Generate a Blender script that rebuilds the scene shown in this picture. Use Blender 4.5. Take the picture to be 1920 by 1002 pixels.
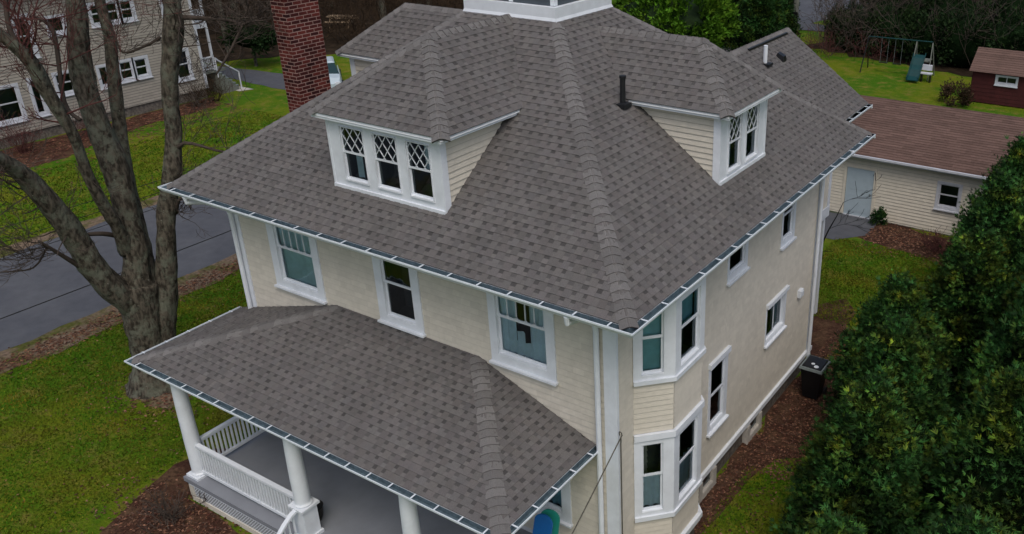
import bpy, math, random
import numpy as np
from mathutils import Vector as V, Matrix
from mathutils import noise as mn
for _o in list(bpy.data.objects): bpy.data.objects.remove(_o)
S = bpy.context.scene
COL = S.collection
R = math.radians
# ------------------------------------------------------------------ camera, world, sun, exposure
cd = bpy.data.cameras.new('camera'); cam = bpy.data.objects.new('camera', cd); COL.objects.link(cam)
S.camera = cam
cam.location = (6.647, -9.973, 12.537)
YAW, PIT, ROL, F = -0.548, 0.428, -0.003, 1659.3
_f = V((math.sin(YAW)*math.cos(PIT), math.cos(YAW)*math.cos(PIT), -math.sin(PIT)))
_r = V((math.cos(YAW), -math.sin(YAW), 0)); _u = _r.cross(_f)
_r2 = _r*math.cos(ROL)+_u*math.sin(ROL); _u2 = _u*math.cos(ROL)-_r*math.sin(ROL)
cam.rotation_euler = Matrix((_r2, _u2, -_f)).transposed().to_euler()
cd.sensor_width = 36; cd.lens = F/1920*36
cd.shift_x = -250.4/1920; cd.shift_y = -48.0/1920       # the photograph is an off-centre crop
cd.clip_start = .1; cd.clip_end = 600
W = bpy.data.worlds.new("World"); S.world = W; W.use_nodes = True
nt = W.node_tree; bg = nt.nodes['Background']
sky = nt.nodes.new('ShaderNodeTexSky'); sky.sky_type = 'NISHITA'; sky.sun_disc = False
SUN_EL, SUN_AZ = R(58), R(138)
sky.sun_elevation = SUN_EL; sky.sun_rotation = SUN_AZ; sky.air_density = 1.0; sky.dust_density = 4.5; sky.ozone_density = 1.2
nt.links.new(sky.outputs[0], bg.inputs[0]); bg.inputs[1].default_value = 0.082
sd = bpy.data.lights.new('sun', 'SUN'); sun = bpy.data.objects.new('sun', sd); COL.objects.link(sun)
sd.energy = 0.55; sd.angle = R(28); sd.color = (1, .97, .92)
_d = V((math.sin(SUN_AZ)*math.cos(SUN_EL), math.cos(SUN_AZ)*math.cos(SUN_EL), math.sin(SUN_EL)))
sun.rotation_euler = _d.to_track_quat('Z', 'Y').to_euler(); sun.location = (0, 0, 40)
S.view_settings.view_transform = 'Standard'; S.view_settings.look = 'None'
S.view_settings.exposure = 0.78; S.view_settings.gamma = 1
S.render.engine = 'CYCLES'
S.cycles.max_bounces = 6; S.cycles.transparent_max_bounces = 12

# ------------------------------------------------------------------ materials
def mat(name, col, rough=.7, var=.12, vscale=3., bump=0., bscale=30., tint=False, spec=.3, metal=0., col2=None, c2scale=.5, c2lo=.45, c2hi=.6, stain=0., extra=None):
    m = bpy.data.materials.new(name); m.use_nodes = True
    n = m.node_tree.nodes; l = m.node_tree.links; b = n['Principled BSDF']
    b.inputs['Roughness'].default_value = rough; b.inputs['Metallic'].default_value = metal
    b.inputs['Specular IOR Level'].default_value = spec
    tc = n.new('ShaderNodeTexCoord')
    def noise(sc, det=4, ro=.6):
        t = n.new('ShaderNodeTexNoise'); t.inputs['Scale'].default_value = sc; t.inputs['Detail'].default_value = det
        t.inputs['Roughness'].default_value = ro; l.new(tc.outputs['Object'], t.inputs['Vector']); return t
    def ramp(src, a, bb, c1, c2):
        r = n.new('ShaderNodeMapRange'); r.inputs[1].default_value = a; r.inputs[2].default_value = bb
        r.inputs[3].default_value = c1; r.inputs[4].default_value = c2; l.new(src, r.inputs[0]); return r.outputs[0]
    def mix(fac, A, B, mode='MIX'):
        x = n.new('ShaderNodeMix'); x.data_type = 'RGBA'; x.blend_type = mode
        for s, i in ((fac, 0), (A, 6), (B, 7)):
            if hasattr(s, 'links'): l.new(s, x.inputs[i])
            else: x.inputs[i].default_value = s if i == 0 else (*s, 1)
        return x.outputs[2]
    c = col
    if col2: c = mix(ramp(noise(c2scale).outputs[0], c2lo, c2hi, 0, 1), col, col2)
    if var:
        v = ramp(noise(vscale).outputs[0], .3, .7, 1-var, 1+var)
        vm = n.new('ShaderNodeCombineColor'); [l.new(v, vm.inputs[i]) for i in range(3)]
        c = mix(1., c, vm.outputs[0], 'MULTIPLY')
    if stain:
        v = ramp(noise(.9, 6, .75).outputs[0], .45, .8, 1, 1-stain)
        vm = n.new('ShaderNodeCombineColor'); [l.new(v, vm.inputs[i]) for i in range(3)]
        c = mix(1., c, vm.outputs[0], 'MULTIPLY')
    if tint:
        at = n.new('ShaderNodeAttribute'); at.attribute_name = 'tint'
        c = mix(1., c, at.outputs[0], 'MULTIPLY')
    if hasattr(c, 'links'): l.new(c, b.inputs['Base Color'])
    else: b.inputs['Base Color'].default_value = (*c, 1)
    if bump:
        bp = n.new('ShaderNodeBump'); bp.inputs['Strength'].default_value = bump; bp.inputs['Distance'].default_value = .02
        l.new(noise(bscale, 6, .7).outputs[0], bp.inputs['Height']); l.new(bp.outputs[0], b.inputs['Normal'])
    if extra: extra(m, n, l, b, tc, noise, ramp, mix)
    return m
M = {}
M['shingle'] = mat('roof_shingle', (.117, .112, .110), .95, .14, 60, .35, 120, True, .1, stain=.22)
M['cap'] = mat('ridge_cap_shingle', (.142, .137, .134), .95, .12, 50, .3, 120, True, .1)
M['cream'] = mat('cream_shingle_siding', (.565, .532, .455), .8, .05, 9, .25, 60, True, .15, stain=.10)
M['white'] = mat('white_painted_wood', (.66, .70, .745), .45, .05, 4, .08, 40, False, .35, stain=.20)
M['whitewet'] = mat('white_gutter_aluminium', (.66, .72, .77), .3, .04, 4, 0, 40, False, .5)
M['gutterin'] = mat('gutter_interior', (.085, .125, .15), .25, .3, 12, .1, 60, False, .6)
M['soffit'] = mat('soffit_paint', (.55, .58, .60), .6, .05, 4)
M['dark'] = mat('room_interior', (.035, .042, .046), .9, .3, 2)
M['curtain'] = mat('teal_curtain', (.30, .58, .62), .8, .12, 6)
M['palecurtain'] = mat('pale_blind', (.62, .78, .78), .8, .1, 6)
M['whitecurtain'] = mat('white_curtain', (.78, .88, .92), .8, .1, 6)
M['asphalt'] = mat('asphalt', (.075, .080, .092), .9, .10, 2.5, .3, 150, False, .15, col2=(.088, .093, .104), c2scale=.35)
M['membrane'] = mat('grey_roof_membrane', (.06, .075, .09), .5, .1, 4)
M['porchfloor'] = mat('grey_porch_floor', (.195, .208, .232), .55, .08, 2, .05, 50)
M['concrete'] = mat('concrete', (.42, .40, .36), .9, .12, 6, .3, 60, stain=.3)
M['black'] = mat('black_plastic', (.008, .008, .009), .4, .1, 4, 0)
M['blackpipe'] = mat('black_pipe', (.012, .013, .015), .5, .1, 4)
M['brown_roof'] = mat('brown_shingle', (.128, .082, .068), .95, .2, 30, .3, 100, True, .1, stain=.3)
M['shedred'] = mat('dark_red_boards', (.045, .008, .008), .8, .2, 6, .1, 40, True)
M['nsiding'] = mat('tan_siding', (.30, .275, .235), .75, .08, 5, .1, 40, True)
M['gsiding'] = mat('yellow_cream_siding', (.60, .56, .47), .75, .06, 5, .1, 40, True)
M['nwhite'] = mat('neighbour_white_trim', (.48, .50, .54), .6, .1, 5)
M['stone'] = mat('rubble_stone', (.12, .105, .09), .95, .5, 9, .8, 12)
M['wood'] = mat('weathered_wood', (.30, .22, .14), .85, .2, 8, .2, 40)
M['greywood'] = mat('grey_timber', (.14, .15, .13), .85, .2, 8, .2, 40)
M['blue'] = mat('blue_plastic', (.010, .115, .36), .4, .05, 6)
M['greenpl'] = mat('green_plastic', (.02, .25, .19), .4, .05, 6)
M['teal'] = mat('teal_plastic', (.003, .040, .042), .5, .15, 6)
M['pot'] = mat('dark_pot', (.012, .010, .008), .5, .2, 8)
M['rail'] = mat('galvanised_pole', (.16, .19, .19), .5, .1, 6)
M['wire'] = mat('black_cable', (.012, .012, .013), .6, 0)
M['cable'] = mat('grey_cable', (.075, .070, .055), .6, 0)
M['carpaint'] = mat('silver_car_paint', (.42, .50, .54), .25, .03, 3, 0, 30, False, .6)
M['carglass'] = mat('car_glass', (.008, .03, .03), .05, 0, 3, 0, 30, False, .7)
M['tyre'] = mat('tyre', (.01, .01, .01), .9, .1)
M['doorpaint'] = mat('pale_blue_door_paint', (.36, .44, .49), .5, .05, 4)
M['leaflitter'] = mat('dead_leaves', (.085, .048, .033), .9, .2, 10, 0, 30, True)
M['mulch'] = mat('mulch', (.052, .026, .018), .98, .45, 12, 1, 26, False, .05, col2=(.085, .05, .03), c2scale=2.)
M['dirt'] = mat('road_verge_dirt', (.150, .110, .078), .98, .35, 9, .8, 30, False, .05, col2=(.07, .075, .02), c2scale=1.2)
M['wooddirt'] = mat('woodland_floor', (.020, .014, .009), .98, .45, 2, 1, 8, False, .05, col2=(.034, .024, .015), c2scale=.6)
def barkx(m, n, l, b, tc, noise, ramp, mix):
    mp = n.new('ShaderNodeMapping'); mp.inputs['Scale'].default_value = (6, 6, 2.6); l.new(tc.outputs['Object'], mp.inputs[0])
    t = n.new('ShaderNodeTexNoise'); t.inputs['Scale'].default_value = 2.2; t.inputs['Detail'].default_value = 6; l.new(mp.outputs[0], t.inputs[0])
    li = noise(3.2, 5, .7)
    c = mix(ramp(t.outputs[0], .38, .62, 0, 1), (.030, .026, .020), (.105, .092, .072))
    c = mix(ramp(li.outputs[0], .48, .60, 0, .85), c, (.120, .128, .098))
    sp = noise(14, 3, .6)
    c = mix(ramp(sp.outputs[0], .68, .74, 0, .8), c, (.26, .26, .22))
    l.new(c, b.inputs['Base Color'])
    bp = n.new('ShaderNodeBump'); bp.inputs['Strength'].default_value = .9; bp.inputs['Distance'].default_value = .05
    l.new(t.outputs[0], bp.inputs['Height']); l.new(bp.outputs[0], b.inputs['Normal'])
M['bark'] = mat('maple_bark', (.05, .04, .03), .95, 0, spec=.1, extra=barkx)
M['twig'] = mat('twig_bark', (.060, .048, .040), .9, .2, 5, 0, 30, False, .1)
M['redtwig'] = mat('red_budding_twig', (.085, .035, .032), .9, .2, 5, 0, 30, False, .1)
M['brush'] = mat('brown_brush', (.038, .026, .017), .95, .3, 2, 0, 30, True, .05)
def brickx(m, n, l, b, tc, noise, ramp, mix):
    at = n.new('ShaderNodeUVMap')
    br = n.new('ShaderNodeTexBrick'); l.new(at.outputs[0], br.inputs[0])
    br.inputs['Color1'].default_value = (.135, .030, .024, 1); br.inputs['Color2'].default_value = (.030, .010, .011, 1)
    br.inputs['Mortar'].default_value = (.30, .19, .165, 1); br.inputs['Scale'].default_value = 1
    br.inputs['Mortar Size'].default_value = .010; br.inputs['Brick Width'].default_value = .215; br.inputs['Row Height'].default_value = .0775
    br.inputs['Bias'].default_value = .05; br.inputs['Mortar Smooth'].default_value = .3
    v = noise(3.5, 5, .7)
    vm = n.new('ShaderNodeCombineColor'); o = ramp(v.outputs[0], .3, .75, .65, 1.25); [l.new(o, vm.inputs[i]) for i in range(3)]
    c = mix(1., br.outputs[0], vm.outputs[0], 'MULTIPLY')
    l.new(c, b.inputs['Base Color'])
    bp = n.new('ShaderNodeBump'); bp.inputs['Strength'].default_value = .8; bp.inputs['Distance'].default_value = .012; bp.invert = True
    l.new(br.outputs[1], bp.inputs['Height']); l.new(bp.outputs[0], b.inputs['Normal'])
M['brick'] = mat('chimney_brick', (.12, .03, .02), .9, 0, spec=.1, extra=brickx)
def grassx(m, n, l, b, tc, noise, ramp, mix):
    a = noise(.33, 5, .6); d = noise(1.7, 6, .7); e = noise(11, 5, .75); f = noise(45, 4, .8)
    c = mix(ramp(a.outputs[0], .42, .60, 0, 1), (.050, .122, .006), (.112, .142, .008))
    c = mix(ramp(d.outputs[0], .50, .66, 0, .9), c, (.165, .142, .030))
    w2 = noise(.8, 6, .75); c = mix(ramp(w2.outputs[0], .60, .72, 0, .7), c, (.135, .100, .045))
    c = mix(ramp(d.outputs[0], .46, .30, 0, .7), c, (.024, .100, .005))
    c = mix(ramp(e.outputs[0], .58, .74, 0, .65), c, (.160, .130, .050))
    vm = n.new('ShaderNodeCombineColor'); o = ramp(f.outputs[0], .3, .7, .55, 1.5); [l.new(o, vm.inputs[i]) for i in range(3)]
    c = mix(1., c, vm.outputs[0], 'MULTIPLY'); l.new(c, b.inputs['Base Color'])
    bp = n.new('ShaderNodeBump'); bp.inputs['Strength'].default_value = 1; bp.inputs['Distance'].default_value = .06
    l.new(e.outputs[0], bp.inputs['Height']); l.new(bp.outputs[0], b.inputs['Normal'])
M['grass'] = mat('lawn', (.03, .06, .01), .95, 0, spec=.05, extra=grassx)
M['blade'] = mat('grass_blades', (.090, .134, .014), .9, .3, .6, 0, 3, True, .1)
def leafmat(name, c1, c2, sc=1.3):
    m = mat(name, c1, .75, .3, 3, 0, 30, True, .12, col2=c2, c2scale=sc, c2lo=.5, c2hi=.66)
    return m
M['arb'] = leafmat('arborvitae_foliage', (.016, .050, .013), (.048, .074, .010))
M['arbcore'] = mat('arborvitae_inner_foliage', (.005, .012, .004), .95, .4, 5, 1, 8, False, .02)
M['brightleaf'] = leafmat('bright_green_foliage', (.050, .125, .008), (.085, .150, .010), .8)
M['darkleaf'] = leafmat('dark_evergreen_foliage', (.008, .020, .006), (.016, .032, .008), .9)
M['yellowleaf'] = leafmat('yellow_green_foliage', (.10, .11, .015), (.14, .13, .02))
def glass():
    m = bpy.data.materials.new('window_glass'); m.use_nodes = True; n = m.node_tree.nodes; l = m.node_tree.links
    n.remove(n['Principled BSDF']); out = n['Material Output']
    t = n.new('ShaderNodeBsdfTransparent'); t.inputs[0].default_value = (.72, .80, .82, 1)
    g = n.new('ShaderNodeBsdfGlossy'); g.inputs['Roughness'].default_value = .03; g.inputs[0].default_value = (.75, .85, .92, 1)
    fr = n.new('ShaderNodeFresnel'); fr.inputs[0].default_value = 1.62
    tc = n.new('ShaderNodeTexCoord'); ns = n.new('ShaderNodeTexNoise'); ns.inputs['Scale'].default_value = 1.5; l.new(tc.outputs['Object'], ns.inputs[0])
    bp = n.new('ShaderNodeBump'); bp.inputs['Strength'].default_value = .25; bp.inputs['Distance'].default_value = .05; l.new(ns.outputs[0], bp.inputs['Height'])
    l.new(bp.outputs[0], g.inputs['Normal']); l.new(bp.outputs[0], fr.inputs['Normal'])
    mx = n.new('ShaderNodeMixShader'); l.new(fr.outputs[0], mx.inputs[0]); l.new(t.outputs[0], mx.inputs[1]); l.new(g.outputs[0], mx.inputs[2])
    l.new(mx.outputs[0], out.inputs[0]); return m
M['glass'] = glass()

# ------------------------------------------------------------------ mesh helpers
def tag(o, label=None, cat=None, group=None, kind=None):
    for k, v in (('label', label), ('category', cat), ('group', group), ('kind', kind)):
        if v: o[k] = v
    return o
def thing(name, label, cat, loc=(0, 0, 0), group=None, rz=0):
    o = bpy.data.objects.new(name, None); COL.objects.link(o); o.location = loc; o.rotation_euler.z = rz
    o.empty_display_size = .3
    return tag(o, label, cat, group)
def wloc(p):
    l = V((0, 0, 0))
    while p: l = l+p.location; p = p.parent
    return l
class MB:
    def __init__(s): s.v = []; s.f = []; s.t = []; s.mi = []; s.mats = []; s.uv = None
    def m(s, name):
        if name not in s.mats: s.mats.append(name)
        return s.mats.index(name)
    def face(s, pts, mt, tint=1.):
        i = len(s.v); s.v += [tuple(p) for p in pts]; s.f.append(tuple(range(i, i+len(pts)))); s.t.append(tint); s.mi.append(s.m(mt))
    def idx(s, vs, fs, mt, tint=1.):
        i = len(s.v); s.v += [tuple(p) for p in vs]; k = s.m(mt)
        for f in fs: s.f.append(tuple(i+a for a in f)); s.t.append(tint); s.mi.append(k)
    def hexa(s, p, mt, tint=1.):   # 8 points: bottom ring 0-3, top ring 4-7
        s.idx(p, [(3, 2, 1, 0), (4, 5, 6, 7), (0, 1, 5, 4), (1, 2, 6, 5), (2, 3, 7, 6), (3, 0, 4, 7)], mt, tint)
    def box(s, a, b, mt, tint=1., T=None):
        x0, y0, z0 = a; x1, y1, z1 = b
        p = [V(q) for q in ((x0, y0, z0), (x1, y0, z0), (x1, y1, z0), (x0, y1, z0), (x0, y0, z1), (x1, y0, z1), (x1, y1, z1), (x0, y1, z1))]
        if T: p = [T(q) for q in p]
        s.hexa(p, mt, tint)
    def tube(s, pts, rad, mt, n=8, caps=True, bumpy=0., tint=1.):
        pts = [V(p) for p in pts]; rad = rad if hasattr(rad, '__len__') else [rad]*len(pts)
        i = len(s.v); k = s.m(mt); up = None
        for j, p in enumerate(pts):
            d = (pts[min(j+1, len(pts)-1)]-pts[max(j-1, 0)]).normalized()
            if up is None: up = d.cross(V((.31, .95, .1))).normalized()
            up = (up-d*up.dot(d)).normalized(); w = d.cross(up)
            for q in range(n):
                a = 2*math.pi*q/n; dr = up*math.cos(a)+w*math.sin(a); r = rad[j]
                if bumpy: r *= 1+bumpy*mn.noise(V(p)*2.1+dr*1.7)+bumpy*.6*mn.noise(V(p)*6+dr*3)
                s.v.append(tuple(p+dr*r))
        for j in range(len(pts)-1):
            for q in range(n):
                s.f.append((i+j*n+q, i+j*n+(q+1) % n, i+(j+1)*n+(q+1) % n, i+(j+1)*n+q)); s.t.append(tint); s.mi.append(k)
        if caps:
            s.f.append(tuple(i+q for q in reversed(range(n)))); s.t.append(tint); s.mi.append(k)
            s.f.append(tuple(i+(len(pts)-1)*n+q for q in range(n))); s.t.append(tint); s.mi.append(k)
    def lathe(s, c, prof, mt, n=20):   # prof: (r, z)
        c = V(c); vs = []; fs = []
        for r, z in prof:
            for q in range(n): a = 2*math.pi*q/n; vs.append(c+V((r*math.cos(a), r*math.sin(a), z)))
        for j in range(len(prof)-1):
            for q in range(n): fs.append((j*n+q, j*n+(q+1) % n, (j+1)*n+(q+1) % n, (j+1)*n+q))
        fs.append(tuple(reversed(range(n)))); fs.append(tuple((len(prof)-1)*n+q for q in range(n)))
        s.idx(vs, fs, mt)
    def build(s, name, parent=None, smooth=False, kind=None, **tg):
        me = bpy.data.meshes.new(name); o = bpy.data.objects.new(name, me)
        L = wloc(parent) if parent else V((0, 0, 0))
        a = np.array(s.v, dtype=np.float64)-np.array(L[:])
        me.from_pydata(a.tolist(), [], s.f)
        for k in s.mats: me.materials.append(M[k])
        me.polygons.foreach_set('material_index', s.mi)
        if smooth: me.polygons.foreach_set('use_smooth', [True]*len(s.f))
        if any(M[k].node_tree.nodes.get('Attribute') for k in s.mats):
            at = me.attributes.new('tint', 'FLOAT_COLOR', 'FACE')
            arr = np.ones((len(s.f), 4), dtype=np.float32)
            for i, t in enumerate(s.t): arr[i, :3] = t
            at.data.foreach_set('color', arr.ravel())
        if s.uv is not None:
            u = me.uv_layers.new(name='UVMap'); u.data.foreach_set('uv', [c for f in s.uv for p in f for c in p])
        me.update(); COL.objects.link(o)
        if parent: o.parent = parent
        if kind: tg['kind'] = kind
        tag(o, **tg) if tg else None
        return o
def frame(O, U, N):
    O = V(O); U = V(U).normalized(); N = V(N).normalized()
    return lambda q: O+U*q[0]+V((0, 0, q[1]))+N*q[2]      # local (u, z, out)
def clip(poly, a, b, c):    # keep a*x+b*y <= c
    out = []
    for i in range(len(poly)):
        p, q = poly[i], poly[(i+1) % len(poly)]
        dp = a*p[0]+b*p[1]-c; dq = a*q[0]+b*q[1]-c
        if dp <= 0: out.append(p)
        if dp*dq < 0: t = dp/(dp-dq); out.append((p[0]+(q[0]-p[0])*t, p[1]+(q[1]-p[1])*t))
    return out
def plane(poly3, N):
    N = V(N).normalized(); L = V((0, 0, 1)).cross(N).normalized(); U = N.cross(L).normalized()
    P0 = V(poly3[0]); k = P0.dot(N)
    p2 = [(V(p).dot(L), V(p).dot(U)) for p in poly3]
    return p2, (lambda a, b, h: L*a+U*b+N*(k+h)), N
def pnormal(P):
    n = (V(P[1])-V(P[0])).cross(V(P[2])-V(P[0])).normalized()
    return n
rnd = random.Random(7)
def laps(mb, poly3, N, mt, expo=.12, th=.014, tv=.03, seg=None, off=0., line=.0, ltint=.6):
    """lapped courses of siding clipped to a convex wall polygon"""
    p2, P, N = plane(poly3, N)
    b0 = min(p[1] for p in p2); b1 = max(p[1] for p in p2)
    for k in range(math.floor((b0-off)/expo), math.ceil((b1-off)/expo)):
        lo = k*expo+off; c = clip(clip(p2, 0, -1, -lo), 0, 1, lo+expo)
        if len(c) < 3: continue
        parts = [c]
        if seg:
            parts = []; a0 = min(p[0] for p in c); a1 = max(p[0] for p in c); r = random.Random(k*13+int(abs(N.x)*5)); a = math.floor(a0/seg)*seg-r.random()*seg
            while a < a1:
                w = seg*(.7+.6*r.random()); d = clip(clip(c, -1, 0, -a), 1, 0, a+w)
                if len(d) >= 3: parts.append(d)
                a += w
        for d in parts:
            t = 1+rnd.uniform(-tv, tv)
            h = lambda b: .002+th*(1-(b-lo)/expo)
            mb.face([P(a, b, h(b)) for a, b in d], mt, t)
            if line:  # lap shade and dirt under the course above, painted as a darker strip
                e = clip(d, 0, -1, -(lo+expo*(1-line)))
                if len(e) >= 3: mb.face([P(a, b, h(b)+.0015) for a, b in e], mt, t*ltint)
            bot = [p for p in d if abs(p[1]-lo) < 1e-5]
            if len(bot) >= 2:
                A = min(bot); B = max(bot)
                mb.face([P(A[0], lo, 0), P(B[0], lo, 0), P(B[0], lo, th+.002), P(A[0], lo, th+.002)], mt, t)
def shingles(mb, poly3, N, mt='shingle', expo=.145, cell=.225, dark=.44, th=.010):
    p2, P, N = plane(poly3, N)
    if N.z < 0: raise ValueError
    b0 = min(p[1] for p in p2); b1 = max(p[1] for p in p2); r = random.Random(int(abs(b0*977))+3)
    mb.face([P(a, b, -.004) for a, b in p2], mt, .8)
    ph = 0
    for k in range(math.ceil((b1-b0)/expo)):
        lo = b0+k*expo; c = clip(clip(p2, 0, -1, -lo), 0, 1, lo+expo)
        if len(c) < 3: continue
        a1 = max(p[0] for p in c); a0 = min(p[0] for p in c); ph = (ph+.5+r.uniform(-.16, .16)) % 1
        a = (math.floor(a0/cell)-1)*cell+ph*cell
        h = lambda b: .002+th*(1-(b-lo)/expo)
        while a < a1:
            w = cell*r.choice((.88, .96, 1.03, 1.11))*r.uniform(.96, 1.04); g = w*r.uniform(.32, .46)
            for (s0, s1, hh, kind) in ((a, a+w-g, .005, 0), (a+w-g, a+w, 0., 1)):
                d = clip(clip(c, -1, 0, -s0), 1, 0, s1)
                if len(d) < 3: continue
                t = r.uniform(.90, 1.12)*(1.08 if kind else 1)
                tt = (t*r.uniform(.99, 1.03), t, t*r.uniform(.97, 1.01))
                mb.face([P(x, y, h(y)+hh) for x, y in d], mt, tt)
                bot = [p for p in d if abs(p[1]-lo) < 1e-5]
                if len(bot) >= 2:
                    A = min(bot)[0]; B = max(bot)[0]
                    mb.face([P(A, lo, -.004), P(B, lo, -.004), P(B, lo, h(lo)+hh), P(A, lo, h(lo)+hh)], mt, t)
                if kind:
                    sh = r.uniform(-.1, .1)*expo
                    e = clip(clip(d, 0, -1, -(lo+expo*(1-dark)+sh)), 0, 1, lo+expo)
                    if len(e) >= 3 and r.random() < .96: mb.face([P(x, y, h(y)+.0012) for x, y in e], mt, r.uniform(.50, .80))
            a += w
def ridgecap(mb, A, B, N1, N2, w=.155, ex=.145, mt='cap', lift=.013):
    A = V(A); B = V(B); d = (B-A).normalized(); N1 = V(N1).normalized(); N2 = V(N2).normalized()
    up = (N1+N2).normalized()
    s1 = N1.cross(d); s1 = s1 if s1.dot(N2-N1) < 0 else -s1
    s2 = N2.cross(d); s2 = s2 if s2.dot(N1-N2) < 0 else -s2
    Lg = (B-A).length; n = max(1, round(Lg/(ex*1.12))); r = random.Random(int(Lg*991))
    def prof(t, h, ww): 
        c = A+d*t
        return [c+s1*ww+N1*(h-.006), c+s1*ww*.60+N1*(h-.002), c+s1*ww*.16+N1*(h+.001), c+s2*ww*.16+N2*(h+.001), c+s2*ww*.60+N2*(h-.002), c+s2*ww+N2*(h-.006)]
    for k in range(n):
        t0 = Lg*k/n; t1 = Lg*(k+1)/n+.01; ww = w*r.uniform(.95, 1.05)
        p = prof(t0, lift+.010, ww); q = prof(t1, lift-.002, ww*.98)
        base = r.choice((.88, .96, 1.03, 1.11))*r.uniform(.96, 1.04)
        for i in range(5): mb.face([p[i], p[i+1], q[i+1], q[i]], mt, base)
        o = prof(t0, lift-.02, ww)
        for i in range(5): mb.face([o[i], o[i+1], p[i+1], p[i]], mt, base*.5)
def hiproof(name, parent, planes, caps, under=None, **kw):
    """planes: list of convex polygons; caps: (A,B,i,j) with plane indices"""
    mb = MB(); Ns = []
    for P in planes:
        n = pnormal(P); n = n if n.z > 0 else -n; Ns.append(n)
        shingles(mb, P, n, **kw)
        mb.face([V(p)-V((0, 0, .05)) for p in P], 'soffit')
    o = mb.build(name, parent)
    if caps:
        mc = MB()
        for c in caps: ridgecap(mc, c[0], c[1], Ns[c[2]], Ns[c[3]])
        if o.parent and o.parent.parent: mc.build('ridge_cap', o.parent)   # keep within three levels
        else: mc.build('ridge_cap', o)
    return o

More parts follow.
